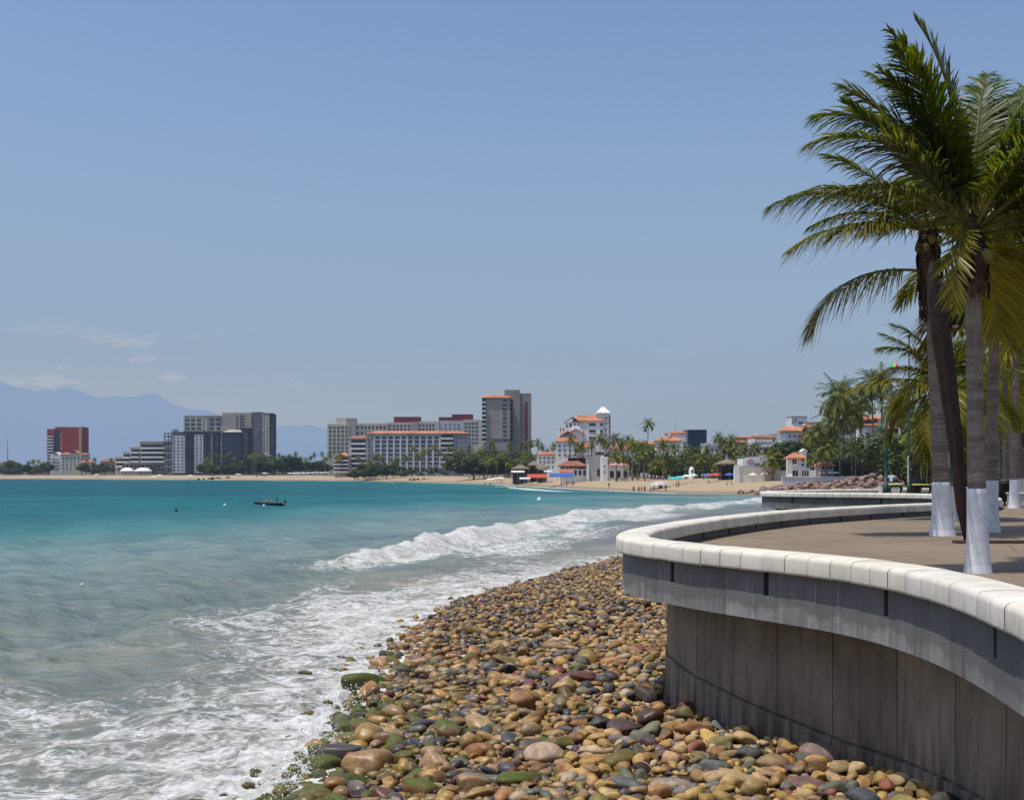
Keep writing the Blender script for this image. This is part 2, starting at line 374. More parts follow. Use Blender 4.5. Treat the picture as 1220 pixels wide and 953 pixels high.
# --- distant mountains across the bay
def ridge_mesh(name, pts, D, colr):
    rx = np.linspace(-420, 1700, 700); top = np.interp(rx, [p[0] for p in pts], [p[1] for p in pts])
    top = top + (fbm(rx*.05, rx*0, 3, 5)-.5)*7*(top < 556)
    V = []; rows = 14
    for j in range(rows):
        t = j/(rows-1); d = D*(1-.28*(1-t)); zz = np.maximum((HZ-top)/F*D+H, -5)*t**.85
        zz = zz*(1+.10*(fbm(rx*.03, rx*0+j*.7, 9)-.5)*(t < .99)) - 20*(1-t)
        V.append(np.stack([(rx-610)/F*d, np.full_like(rx, d), zz], 1))
    n = len(rx); i = np.arange(rows-1)[:, None]*n + np.arange(n-1)[None]
    fc = np.stack([i, i+1, i+1+n, i+n], -1).reshape(-1, 4)
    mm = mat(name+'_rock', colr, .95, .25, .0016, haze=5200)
    return tag(link(name, mesh_np(name, np.concatenate(V), fc, mm)), kind='structure')
ridge_mesh('mountains', [(-420, 470), (-200, 440), (-60, 452), (0, 456), (20, 463), (40, 467), (62, 465), (84, 463), (100, 469), (118, 474), (150, 473), (168, 470), (184, 469), (205, 482), (240, 490), (275, 494), (310, 505), (340, 507), (365, 504), (395, 512), (430, 530), (520, 552), (600, 566), (1700, 570)], 17000, (.04, .06, .07))

# ------------------------------------------------------------------ promenade and its sea wall
OUT = [(-30, -3), (-8, -.6), (-4, .9), (-1.5, 1.5), (.5, 2.5), (2.2, 4.5), (3.55, 7.3), (4.25, 9.8), (4.55, 11.6), (4.7, 13.2), (4.7, 14.5), (4.55, 15.7), (4.28, 16.65), (3.88, 17.5), (3.4, 18.4), (2.93, 19.3), (2.5, 20.3), (2.14, 21.3), (1.98, 22.2),
       (2.0, 23.4), (2.35, 25.2), (3.05, 27.4), (4.15, 30.2), (5.6, 33.4), (7.9, 37.7), (10.2, 41.1), (13.4, 45.0), (17.2, 49), (20.6, 53.6), (23, 59), (24.2, 64.5), (23.8, 68.5), (21.8, 71.4), (19, 73.3), (16.9, 74.9), (15.9, 76.8), (16.3, 79.4), (18.8, 83.6), (22.5, 87.8), (28, 92.5), (36, 100), (48, 118), (62, 150), (78, 200)]
path, ps = catmull(OUT, .125)
tg = np.gradient(path, axis=0); tg /= np.linalg.norm(tg, axis=1)[:, None]
nrm = np.stack([-tg[:, 1], tg[:, 0]], 1)          # towards the sea
def off(o): return path - nrm*o
def vis_i(px):     # station nearest to a photo column, on the near arm
    k = (path[:, 1] > 9) & (path[:, 1] < 22.2) & (path[:, 0] > 0); pp = 610+path[:, 0]/path[:, 1]*F
    return int(np.argmin(np.where(k, abs(pp-px), 1e9)))
slots = sorted([vis_i(797), vis_i(911), vis_i(1046), vis_i(1171)])
i = slots[-1]+24
near = slots[0]
while near > 30: near -= 23; slots.append(near)
while i < len(path)-20:
    slots.append(i); i += 21 if path[i, 1] < 60 else 44
SLOT = set(s+k for s in slots for k in (0,))
wall = thing('sea_wall', 'curving grey concrete sea wall with a thick white coping around the promenade', 'sea wall', (2.2, 22, 0))
wl = Vector(wall.location)
def strip(rows, cols=None):
    """rows: list of (offset array/scalar, z array/scalar) -> quad strip along the whole path"""
    n = len(path); V = []; UV = []
    for o, zz in rows:
        q = off(o) if np.isscalar(o) else path - nrm*o[:, None]
        V.append(np.stack([q[:, 0], q[:, 1], np.full(n, zz) if np.isscalar(zz) else zz], 1)); UV.append(np.stack([ps, V[-1][:, 2]], 1))
    i = np.arange(len(rows)-1)[:, None]*n + np.arange(n-1)[None]
    return np.concatenate(V), np.stack([i, i+n, i+1+n, i+1], -1).reshape(-1, 4), np.concatenate(UV)

def concrete(name, base, board, line_l, streaks, lip=False):
    m = bpy.data.materials.new(name); nt = nodes(m); b = principled(nt, .85, .25)
    uv = nt.nodes.new('ShaderNodeUVMap'); uv.uv_map = 'UVMap'; s3 = nt.nodes.new('ShaderNodeSeparateXYZ'); L(nt, uv.outputs[0], s3.inputs[0])
    g = nt.nodes.new('ShaderNodeNewGeometry'); ps_ = g.outputs['Position']
    cell = math_n(nt, 'DIVIDE', s3.outputs[0], board)
    wn = nt.nodes.new('ShaderNodeTexWhiteNoise'); wn.noise_dimensions = '1D'; L(nt, math_n(nt, 'FLOOR', cell), wn.inputs['W'])
    c = mixc(nt, wn.outputs[0], tuple(v*.80 for v in base), tuple(v*1.18 for v in base))
    n1 = noise(nt, ps_, 1.3, 7, .62); c = mixc(nt, ramp(nt, n1, .3, .72), mixc(nt, 1.0, c, (.66, .66, .66), 'MULTIPLY'), c)
    n2 = noise(nt, scaled(nt, uv.outputs[0], (7.0, .5, 1)), 1.0, 6, .65)
    c = mixc(nt, ramp(nt, n2, .46, .72, 0, streaks), c, (.035, .033, .03))
    n3 = noise(nt, scaled(nt, uv.outputs[0], (9.0, .7, 1)), 1.3, 5, .6)
    c = mixc(nt, ramp(nt, n3, .60, .80, 0, .35), c, (.42, .41, .38))
    fr = math_n(nt, 'FRACT', cell); ed = math_n(nt, 'MINIMUM', fr, math_n(nt, 'SUBTRACT', 1.0, fr))
    ln = ramp(nt, ed, .014*.5/board, .030*.5/board, 1, 0)
    if lip: ln = math_n(nt, 'MULTIPLY', ln, ramp(nt, wn.outputs[0], .35, .6))
    c = mixc(nt, math_n(nt, 'MULTIPLY', ln, .75), c, line_l)
    if not lip:      # damp, dirty foot of the wall and rust drips under the joint
        dn = noise(nt, scaled(nt, uv.outputs[0], (5.0, .25, 1)), 1.0, 4, .6)
        lowm = math_n(nt, 'MULTIPLY', ramp(nt, s3.outputs[1], .55, 1.75, 1, 0), ramp(nt, dn, .40, .62, .25, .95))
        c = mixc(nt, lowm, c, (.045, .042, .038))
    else:
        # coping's scalloped shade painted dark on the upper face, together with water stain
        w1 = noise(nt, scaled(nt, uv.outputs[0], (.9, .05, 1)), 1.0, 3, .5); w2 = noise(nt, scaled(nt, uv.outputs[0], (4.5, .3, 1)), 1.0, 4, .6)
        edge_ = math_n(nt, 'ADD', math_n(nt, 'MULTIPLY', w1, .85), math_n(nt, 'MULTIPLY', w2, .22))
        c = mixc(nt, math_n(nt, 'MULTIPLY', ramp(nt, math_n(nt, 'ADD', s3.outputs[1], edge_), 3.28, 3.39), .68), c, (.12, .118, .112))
    L(nt, c, b.inputs['Base Color'])
    pit = noise(nt, ps_, 22, 5, .7)
    hgt_ = math_n(nt, 'SUBTRACT', pit, math_n(nt, 'MULTIPLY', ln, 1.2))
    L(nt, bump(nt, hgt_, .35, .015), b.inputs['Normal']); finish(nt, b.outputs[0]); return m
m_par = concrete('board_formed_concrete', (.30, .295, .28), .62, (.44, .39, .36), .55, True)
m_low = concrete('stained_concrete', (.34, .28, .21), 1.22, (.02, .02, .018), .46)
# lower wall with its joint and slightly proud footing
ZL = 2.62; INS = .97
seam = np.clip(1.42-.11*np.clip(22-path[:, 1], 0, 8), .9, 1.42)
V, f4, UV = strip([(INS+.15, ZL+.02), (INS, ZL+.012), (INS, seam+.012), (INS+.035, seam+.008), (INS+.035, seam-.022), (INS-.03, seam-.032), (INS-.06, -1.0)])
me = mesh_np('lower_wall', V-np.array(wl), f4, m_low, False, None, UV); me.set_sharp_from_angle(angle=R(25)) if hasattr(me, 'set_sharp_from_angle') else None
link('lower_wall', me, wall)
# parapet: outer face with weep slots cut through its upper half
n = len(path); zt = P+.205; zb = ZL; zm = zt-.36; oO, oI, oR = .13, .50, .30
V = []; UVs = []; Q = []
def pv(i, o, z):
    p = path[i]-nrm[i]*o; V.append((p[0], p[1], z)); UVs.append((ps[i], z)); return len(V)-1
for i in range(n-1):
    s = i in SLOT; so_, si_ = (i-1) in SLOT, (i+1) in SLOT
    def quad(a, b_, c_, d_): Q.append((a, b_, c_, d_))
    for (o, flip) in ((oO, 0), (oI, 1)):
        z1 = zm if s else zt; zlo = zb if o == oO else P-.3
        if o == oI and s: z1 = P+.012
        q = [pv(i, o, zlo), pv(i+1, o, zlo), pv(i+1, o, z1), pv(i, o, z1)]; Q.append(tuple(q if flip else q[::-1]))
    if s:
        for o, oo, z1 in ((oO, oR, zm), (oI, oR+.02, P+.012)):
            Q.append((pv(i, o, z1), pv(i+1, o, z1), pv(i+1, oo, z1), pv(i, oo, z1)))
            Q.append((pv(i, oo, z1), pv(i+1, oo, z1), pv(i+1, oo, zt), pv(i, oo, zt)))
            for k in (i, i+1): Q.append((pv(k, o, z1), pv(k, oo, z1), pv(k, oo, zt), pv(k, o, zt)))
    Q.append((pv(i, oO, zb), pv(i+1, oO, zb), pv(i+1, 1.3, zb), pv(i, 1.3, zb)))
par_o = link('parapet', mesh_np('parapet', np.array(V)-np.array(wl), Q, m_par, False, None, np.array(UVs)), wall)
# near-black blocks painting the shade inside the slots, one part each where the photo shows them
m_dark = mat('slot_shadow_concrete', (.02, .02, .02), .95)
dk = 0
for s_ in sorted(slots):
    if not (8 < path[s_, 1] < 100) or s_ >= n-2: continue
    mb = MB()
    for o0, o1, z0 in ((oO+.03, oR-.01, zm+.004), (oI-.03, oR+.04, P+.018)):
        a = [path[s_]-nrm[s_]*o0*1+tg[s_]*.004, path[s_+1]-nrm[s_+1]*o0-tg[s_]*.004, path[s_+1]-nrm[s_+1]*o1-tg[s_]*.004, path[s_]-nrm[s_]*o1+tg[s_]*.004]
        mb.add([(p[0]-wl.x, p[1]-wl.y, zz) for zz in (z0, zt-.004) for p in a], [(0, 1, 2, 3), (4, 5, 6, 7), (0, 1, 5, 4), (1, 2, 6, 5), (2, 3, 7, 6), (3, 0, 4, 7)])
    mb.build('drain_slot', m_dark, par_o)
# coping of cast blocks
m = bpy.data.materials.new('white_cast_coping'); nt = nodes(m); b = principled(nt, .7, .3)
at = nt.nodes.new('ShaderNodeAttribute'); at.attribute_name = 'Col'; g = nt.nodes.new('ShaderNodeNewGeometry'); pos = g.outputs['Position']
c = mixc(nt, 1.0, at.outputs['Color'], mixc(nt, ramp(nt, noise(nt, pos, 2.2, 6, .6), .3, .7), (.86, .84, .80), (1.0, 1.0, .99)), 'MULTIPLY')
c = mixc(nt, ramp(nt, noise(nt, scaled(nt, pos, (6, 6, 1.2)), 1.6, 6, .7), .58, .78, 0, .55), c, (.33, .28, .21))
c = mixc(nt, ramp(nt, noise(nt, pos, 30, 3, .6), .58, .74, 0, .4), c, (.36, .33, .28))
c = mixc(nt, ramp(nt, noise(nt, pos, .9, 6, .65), .50, .72, 0, .38), c, (.47, .42, .34))
L(nt, c, b.inputs['Base Color']); L(nt, bump(nt, noise(nt, pos, 26, 5, .7), .25, .012), b.inputs['Normal']); finish(nt, b.outputs[0])
prof = [(.03, .2), (.004, .212), (0, .24), (0, .405), (.004, .432), (.02, .46), (.048, .478), (.085, .487), (.30, .500), (.56, .490), (.60, .480), (.632, .455), (.648, .42), (.65, .24), (.646, .212), (.62, .2)]
V = []; Q = []; C = []; k = len(prof); blk = 4
for i0 in range(0, n-1-blk, blk):
    tone = random.uniform(.70, .80); warm = random.uniform(.80, .86); j0 = len(V); dz = random.uniform(-.004, .004); do = random.uniform(-.005, .005)
    for a, t in enumerate((0.05, .09, 1, 2, 3, blk-.09, blk-.05)):
        fi = i0+t; i = min(int(fi), n-2); fr = fi-i
        p = path[i]*(1-fr)+path[i+1]*fr; q = nrm[i]*(1-fr)+nrm[i+1]*fr; sh = .008 if a in (0, 6) else 0
        for (o, zz) in prof:
            oc = .325+(o-.325)*(1-sh*2)+do; zc = .35+(zz-.35)*(1-sh*2)
            V.append((p[0]-q[0]*oc, p[1]-q[1]*oc, P+zc+dz)); C.append((tone, tone*.95, tone*warm))
    for a in range(6):
        for e in range(k): Q.append((j0+a*k+e, j0+a*k+(e+1) % k, j0+(a+1)*k+(e+1) % k, j0+(a+1)*k+e))
    for a in (0, 6):
        for e in range(k//2-1): Q.append((j0+a*k+e, j0+a*k+e+1, j0+a*k+k-2-e, j0+a*k+k-1-e))
cop_o = link('coping', mesh_np('coping', np.array(V)-np.array(wl), Q, m, True, np.array(C)), wall)
V, f4, UV = strip([(.16, P+.214), (.06, P+.28), (.08, P+.45), (.3, P+.485), (.56, P+.45), (.59, P+.28), (.49, P+.214)])
link('coping_core', mesh_np('coping_core', V-np.array(wl), f4, mat('joint_mortar', (.13, .12, .10)), False), cop_o)
# promenade floor
inn = off(.46)[::4]
poly = [tuple(p) for p in inn] + [(330, 200), (330, -30), (-30, -30)]
bm = bmesh.new(); top = bm.faces.new([bm.verts.new((a, b_, P)) for a, b_ in poly]); bmesh.ops.triangulate(bm, faces=[top])
me = bpy.data.meshes.new('promenade'); bm.normal_update()
for fa in bm.faces:
    if fa.normal.z < 0: fa.normal_flip()
bm.to_mesh(me); bm.free()
m = bpy.data.materials.new('brown_paving'); nt = nodes(m); b = principled(nt, .85, .25); g = nt.nodes.new('ShaderNodeNewGeometry'); pos = g.outputs['Position']
n1 = noise(nt, pos, .35, 7, .62); n2 = noise(nt, pos, 5, 6, .7); n3 = noise(nt, pos, 60, 3, .6)
c = mixc(nt, ramp(nt, n1, .3, .7), (.185, .138, .088), (.25, .195, .13)); c = mixc(nt, ramp(nt, n2, .35, .7, 0, .5), c, (.17, .125, .085)); c = mixc(nt, ramp(nt, n3, .45, .7, 0, .35), c, (.42, .37, .31))
sp = nt.nodes.new('ShaderNodeSeparateXYZ'); L(nt, pos, sp.inputs[0])
jn = None
for ax, stp in ((0, 3.2), (1, 3.2)):
    fr = math_n(nt, 'FRACT', math_n(nt, 'DIVIDE', math_n(nt, 'ADD', sp.outputs[ax], 1000), stp)); ed = math_n(nt, 'MINIMUM', fr, math_n(nt, 'SUBTRACT', 1.0, fr)); r_ = ramp(nt, ed, .003, .006, 1, 0)
    jn = r_ if jn is None else math_n(nt, 'MAXIMUM', jn, r_)
vr = nt.nodes.new('ShaderNodeTexVoronoi'); vr.feature = 'DISTANCE_TO_EDGE'; vr.inputs['Scale'].default_value = .32; L(nt, pos, vr.inputs['Vector'])
c = mixc(nt, math_n(nt, 'MULTIPLY', ramp(nt, vr.outputs[0], .004, .014, 1, 0), .35), c, (.07, .055, .04))
c = mixc(nt, ramp(nt, noise(nt, pos, .9, 5, .7, .8), .54, .70, 0, .45), c, (.12, .09, .065))
c = mixc(nt, math_n(nt, 'MULTIPLY', jn, .8), c, (.09, .075, .06))
L(nt, c, b.inputs['Base Color']); L(nt, bump(nt, n2, .25, .02), b.inputs['Normal']); finish(nt, b.outputs[0]); me.materials.append(m)
tag(link('promenade', me), kind='structure')

# ------------------------------------------------------------------ stones
def ico(sub):
    bm = bmesh.new(); bmesh.ops.create_icosphere(bm, subdivisions=sub, radius=1); bm.verts.ensure_lookup_table()
    V = np.array([v.co[:] for v in bm.verts]); Fc = np.array([[v.index for v in f.verts] for f in bm.faces]); bm.free(); return V, Fc
ICO = {k: ico(k) for k in (1, 2, 3, 4)}
def rotm(yaw, pitch, roll): return np.array(Euler((pitch, roll, yaw)).to_matrix())
def stone_shape(sub, ax, rng, ang=0.0):
    V, Fc = ICO[sub]; V = V.copy(); r = np.ones(len(V))
    for k in range(7):
        d = rng.normal(size=3); d /= np.linalg.norm(d); q = V@d
        r += rng.uniform(-.13, .13)*np.sin(q*rng.uniform(1.4, 3.4)+rng.uniform(0, 6))
    V = V*r[:, None]
    for k in range(rng.integers(4, 10)):            # worn flat faces
        d = rng.normal(size=3); d /= np.linalg.norm(d); h = rng.uniform(.55, .9)
        q = V@d; V -= np.where(q > h, (q-h)*rng.uniform(.7, .96), 0)[:, None]*d
    if ang:
        for k in range(9):
            d = rng.normal(size=3); d /= np.linalg.norm(d); h = rng.uniform(.5, .85); q = V@d; V -= np.where(q > h, (q-h)*.97, 0)[:, None]*d
    return V*np.array(ax), Fc
STONE_COLS = [('ochre', (.43, .275, .085), 33), ('tan', (.42, .29, .145), 23), ('orange brown', (.36, .19, .065), 11), ('pale sandy', (.48, .37, .24), 9), ('grey', (.19, .18, .165), 8),
              ('dark grey', (.06, .06, .066), 8), ('maroon', (.135, .055, .045), 4), ('purple brown', (.085, .055, .05), 4), ('olive', (.20, .165, .05), 6), ('blue grey', (.10, .12, .14), 3), ('brick red', (.23, .07, .045), 3), ('greenish grey', (.15, .16, .11), 4)]
SW = np.array([c[2] for c in STONE_COLS], float); SW /= SW.sum()
def stone_mat(name, attr=True):
    m = bpy.data.materials.new(name); nt = nodes(m); b = principled(nt, .45, .34)
    at = nt.nodes.new('ShaderNodeAttribute'); at.attribute_name = 'Col'; g = nt.nodes.new('ShaderNodeNewGeometry'); pos = g.outputs['Position']
    n1 = noise(nt, pos, 7, 6, .65, .5); n2 = noise(nt, pos, 38, 4, .7)
    c = mixc(nt, ramp(nt, n1, .3, .7), mixc(nt, 1.0, at.outputs['Color'], (.62, .58, .56), 'MULTIPLY'), mixc(nt, 1.0, at.outputs['Color'], (1.22, 1.2, 1.15), 'MULTIPLY'))
    c = mixc(nt, ramp(nt, n2, .56, .74, 0, .45), c, mixc(nt, .5, c, (.38, .32, .25)))
    # moss grows on the tops of the low, wet stones (alpha of Col: wetness 0..1, above 1 mossy)
    sp = nt.nodes.new('ShaderNodeSeparateXYZ'); L(nt, g.outputs['Normal'], sp.inputs[0])
    ms = math_n(nt, 'MULTIPLY', ramp(nt, math_n(nt, 'ADD', math_n(nt, 'MULTIPLY', sp.outputs['Z'], .5), n1), .62, .85), ramp(nt, at.outputs['Alpha'], 1.0, 1.6))
    ms = math_n(nt, 'MULTIPLY', ms, .95)
    mc = mixc(nt, ramp(nt, n2, .35, .65), (.03, .045, .007), (.12, .14, .02))
    c = mixc(nt, ms, c, mc)
    wet = ramp(nt, at.outputs['Alpha'], 0.0, 1.0)
    c = mixc(nt, math_n(nt, 'MULTIPLY', math_n(nt, 'MULTIPLY', wet, math_n(nt, 'SUBTRACT', 1.0, ms)), .35), c, mixc(nt, 1.0, c, c, 'MULTIPLY'))
    L(nt, c, b.inputs['Base Color'])
    L(nt, math_n(nt, 'ADD', math_n(nt, 'SUBTRACT', math_n(nt, 'ADD', .60, math_n(nt, 'MULTIPLY', n2, .2)), math_n(nt, 'MULTIPLY', wet, .38)), math_n(nt, 'MULTIPLY', ms, .4)), b.inputs['Roughness'])
    L(nt, bump(nt, math_n(nt, 'ADD', n2, n1), .30, .012), b.inputs['Normal']); finish(nt, b.outputs[0]); return m
m_stone = stone_mat('beach_stone')
low_path = [tuple(p) for p in off(INS+.02)[::4]] + [(330, 200), (330, -30), (-30, -30)]
def place(n_try, lo, hi, sep, dens, taken, grid):
    out = []
    xs = RNG.uniform(-5.2, 9.5, n_try); ys = 13 + (86-13)*RNG.uniform(0, 1, n_try)**1.7
    sdv = sdist(xs, ys); ins = inside(low_path, xs, ys)
    for X, Y, s, i_ in zip(xs, ys, sdv, ins):
        if i_ or s > 1.5: continue
        if s > .25 and RNG.random() > .10*math.exp(-s): continue
        if abs(X) > .52*Y+2: continue
        g_ = dens(X, Y, -s)
        if g_ <= 0 or RNG.random() > g_: continue
        rad = RNG.uniform(lo, hi)**1.0
        gx, gy = int(X/.7), int(Y/.7); ok = True
        for a in (-1, 0, 1):
            for b_ in (-1, 0, 1):
                for (x2, y2, r2) in grid.get((gx+a, gy+b_), ()):
                    if (X-x2)**2+(Y-y2)**2 < (sep*(rad+r2))**2: ok = False; break
                if not ok: break
            if not ok: break
        if ok:
            grid.setdefault((gx, gy), []).append((X, Y, rad)); out.append((X, Y, rad, s))
    return out
grid = {}
st = []
def wetzone(Y): return math.exp(-max(0, Y-24)/20)
st += place(1700, .165, .27, .80, lambda X, Y, l: (.85*math.exp(-max(0, l-1.5)/2.2)+.10)*(Y < 34) + .07*(Y >= 34), None, grid)
st += place(34000, .095, .172, .74, lambda X, Y, l: .22+.7*math.exp(-l/4.0), None, grid)
st += place(110000, .05, .095, .72, lambda X, Y, l: 1.0 if Y < 50 else .75, None, grid)
st2 = place(90000, .03, .06, .72, lambda X, Y, l: 1.0 if Y < 32 else 0, None, {})
st2 = [s for s in st2 if RNG.random() < .62]
stones = []
def gz(X, Y): return float(ground_z(np.array([X]), np.array([Y]))[0])
allp = np.array([(s[0], s[1], s[3]) for s in st+st2]); gzv = ground_z(allp[:, 0], allp[:, 1], allp[:, 2])
for j, (X, Y, rad, s) in enumerate(st+st2):
    ci = int(RNG.choice(len(STONE_COLS), p=SW)); nm, colr, _ = STONE_COLS[ci]
    colr = (np.array(colr)*.86+np.array((.026, .022, .016)))*RNG.uniform(.62, 1.32)*np.array((1, RNG.uniform(.93, 1.05), RNG.uniform(.85, 1.1)))
    el = RNG.uniform(1.0, 1.7); fl = RNG.uniform(.55, .85)
    l = -s; moss = 0
    if l < 3.0 and Y < 33 and RNG.random() < .95*math.exp(-max(l, 0)/.95)*(1 if Y < 25 else .3): moss = RNG.uniform(.35, 1)
    elif Y < 45 and RNG.random() < .02: moss = RNG.uniform(.2, .6)
    wet = max(0, min(1, 1.3*math.exp(-max(l-.8, 0)/3.4)+RNG.uniform(-.15, .15)))
    if l > 6: wet *= .5
    al = 1.0+moss if moss else wet*.98
    lift = RNG.uniform(.0, .75)*rad*fl + (0 if rad < .085 else .03)
    stones.append(dict(x=X, y=Y, z=float(gzv[j])+lift, r=rad, ax=(rad*el, rad/math.sqrt(el)*RNG.uniform(.9, 1.1), rad*fl), rot=(RNG.uniform(0, 6.28), RNG.normal(0, .22), RNG.normal(0, .22)), ci=ci, nm=nm, col=colr, a=al, l=l, moss=moss))
# a few boulders read off the photo
def boulder(px, py, w_px, zc, nm, colr, fl=.7, moss=0, wet=.6, el=1.25, yaw=0.3):
    d = (H-zc)*F/(py-HZ); r_ = w_px/2/F*d/math.sqrt(el)
    X, Y = wx(px, d), d
    for q in stones:
        if (q['x']-X)**2+(q['y']-Y)**2 < (.75*(r_+q['r']))**2 and q['r'] > .085 and 'key' not in q: q['drop'] = 1
    stones.append(dict(x=X, y=Y, z=zc, r=r_, ax=(r_*el, r_*.95, r_*fl), rot=(yaw, .12, .05), ci=0, nm=nm, col=np.array(colr), a=1+moss if moss else wet, l=.2, moss=moss, key=1))
boulder(430, 816, 50, .10, 'olive', (.10, .085, .03), .75, .85, el=1.4)
boulder(205*1+0, 0+640, 1, 0, 'grey', (.1, .1, .1)) if False else None
boulder(418, 869, 40, .12, 'dark grey', (.06, .06, .04), .6, .8)
boulder(386, 913, 40, .14, 'olive', (.10, .09, .03), .8, 1.0)
boulder(424, 837, 17, .02, 'dark grey', (.06, .07, .05), .6, .8)
boulder(404, 808, 20, -.02, 'tan', (.28, .2, .11), .4, 0, 1)
boulder(363, 802, 16, -.06, 'dark grey', (.05, .055, .045), .5, .5)
boulder(340, 832, 12, -.05, 'dark grey', (.05, .055, .045), .5, .5)
boulder(325, 893, 36, -.09, 'dark grey', (.05, .06, .045), .45, .6)
boulder(624, 834, 34, .62, 'orange brown', (.30, .155, .055), .75, 0, .6)
boulder(985, 901, 66, .62, 'pink grey', (.22, .155, .14), .55, 0, 0, 1.3, -.35)
boulder(920, 913, 46, .60, 'tan', (.27, .19, .10), .55, 0, 0, 1.2, .5)
boulder(960, 935, 48, .6, 'purple brown', (.17, .10, .10), .42, 0, 0, 1.7, .2)
boulder(800, 940, 66, .45, 'pale sandy', (.30, .245, .185), .6, 0, 0, 1.2, .3)
boulder(436, 908, 50, .30, 'tan', (.40, .26, .12), .6, 0, .8, 1.2, .3)
boulder(623, 925, 48, .5, 'olive', (.2, .17, .05), .5, .7, .8, 1.9, .6)
boulder(740, 865, 44, .6, 'purple brown', (.10, .065, .06), .5, 0, .5, 1.6, .5)
boulder(690, 805, 34, .66, 'maroon', (.15, .07, .06), .45, 0, .4, 1.9, .3)
stones = [q for q in stones if 'drop' not in q]
def vis_rank(q):
    d = q['y']; px = 610+q['x']/d*F; py = HZ+(H-q['z'])*F/d
    return q['r']/d if (5 < px < 1150 and 655 < py < 948) else 0
order = sorted(range(len(stones)), key=lambda i: -vis_rank(stones[i])-(.5 if 'key' in stones[i] else 0))
single = order[:290]; rest = order[290:]
srng = np.random.default_rng(3)
def make_stone(q, sub): 
    V, Fc = stone_shape(sub, q['ax'], srng, 1.0 if srng.random() < .28 and 'key' not in q else 0); V = V@rotm(*q['rot']).T
    return V, Fc
# one object for the uncounted small ones
for sub, sel in ((2, [i for i in rest if stones[i]['y'] < 30 and stones[i]['r'] > .05]), (1, [i for i in rest if not (stones[i]['y'] < 30 and stones[i]['r'] > .05)])):
    lib = [stone_shape(sub, (1, 1, 1), srng, 1.0 if _ % 4 == 0 else 0) for _ in range(40)]
    n = len(sel); nv = len(ICO[sub][0]); Fb = ICO[sub][1]
    V = np.empty((n, nv, 3)); C = np.empty((n, nv, 4))
    for k, i in enumerate(sel):
        q = stones[i]; V[k] = (lib[k % 40][0]*np.array(q['ax']))@rotm(*q['rot']).T + np.array((q['x'], q['y'], q['z'])); C[k] = (*q['col'], q['a'])
    Fc = (Fb[None]+(np.arange(n)*nv)[:, None, None]).reshape(-1, 3)
    tag(link('cobble_bank' if sub == 2 else 'small_cobble_bank', mesh_np('cobbles', V.reshape(-1, 3), Fc, m_stone, True, C.reshape(-1, 4))),
        'bank of rounded ochre, grey and maroon cobbles between surf and sea wall' if sub == 2 else 'small tan pebbles between the cobbles and far back along the surf', 'cobbles', None, 'stuff')
# the largest ones are stones of their own
used = {}; recs = []
for i in single:
    q = stones[i]; d = q['y']; px = 610+q['x']/d*F; py = HZ+(H-q['z'])*F/d
    zone = 'in the shallow foam' if q['l'] < -.05 else 'at the foam edge' if q['l'] < .9 else 'under the sea wall' if (px > 830 and py > 850) else 'by the bottom frame edge' if py > 905 else 'in the front of the cobble bank' if py > 835 else 'in the middle of the cobble bank' if py > 770 else 'in the far part of the cobble bank'
    el = q['ax'][0]/q['ax'][1]
    shp = 'long' if el > 1.9 else 'flat' if q['ax'][2]/q['r'] < .62 else 'round' if el < 1.25 else 'oval'
    near_ = sorted((j for j in single if j != i), key=lambda j: (stones[j]['x']-q['x'])**2+(stones[j]['y']-q['y'])**2)
    recs.append((q, zone, shp, near_, px, py))
for (q, zone, shp, near_, px, py) in recs:
    def side(j):
        o = stones[j]; opx = 610+o['x']/o['y']*F; return ('left of' if px < opx-12 else 'right of' if px > opx+12 else ('in front of' if q['y'] < o['y'] else 'behind'))
    nmq = ('mossy ' if q['moss'] else '') + q['nm']
    def onm(j): o = stones[j]; return ('mossy ' if o['moss'] else '') + o['nm']
    cand = ['%s %s stone %s, %s a %s one' % (shp, nmq, zone, side(near_[0]), onm(near_[0])),
            '%s %s stone %s, %s %s one' % (shp, nmq, zone, side(near_[1]), onm(near_[1])),
            '%s %s stone %s, %s %s one' % (shp, nmq, zone, side(near_[2]), onm(near_[2])),
            'large %s %s stone %s, %s %s one' % (shp, nmq, zone, side(near_[0]), onm(near_[0])),
            'smooth %s %s stone %s, %s %s and %s' % (shp, nmq, zone, side(near_[0]), onm(near_[0]), onm(near_[1])),
            'smooth %s %s stone %s, %s %s and %s' % (shp, nmq, zone, side(near_[1]), onm(near_[1]), onm(near_[2]))]
    lab = next((c for c in cand if c not in used and len(c.split()) <= 16), ' '.join(cand[0].replace('in the ', 'in ').replace(', a ', ' ').split()[:16])); used[lab] = 1
    V, Fc = make_stone(q, 3); C = np.tile(np.array((*q['col'], q['a'])), (len(V), 1))
    o = link('stone', mesh_np('stone', V, Fc, m_stone, True, C)); o.location = (q['x'], q['y'], q['z'])
    tag(o, lab, 'stone', 'cobbles on the stone bank')

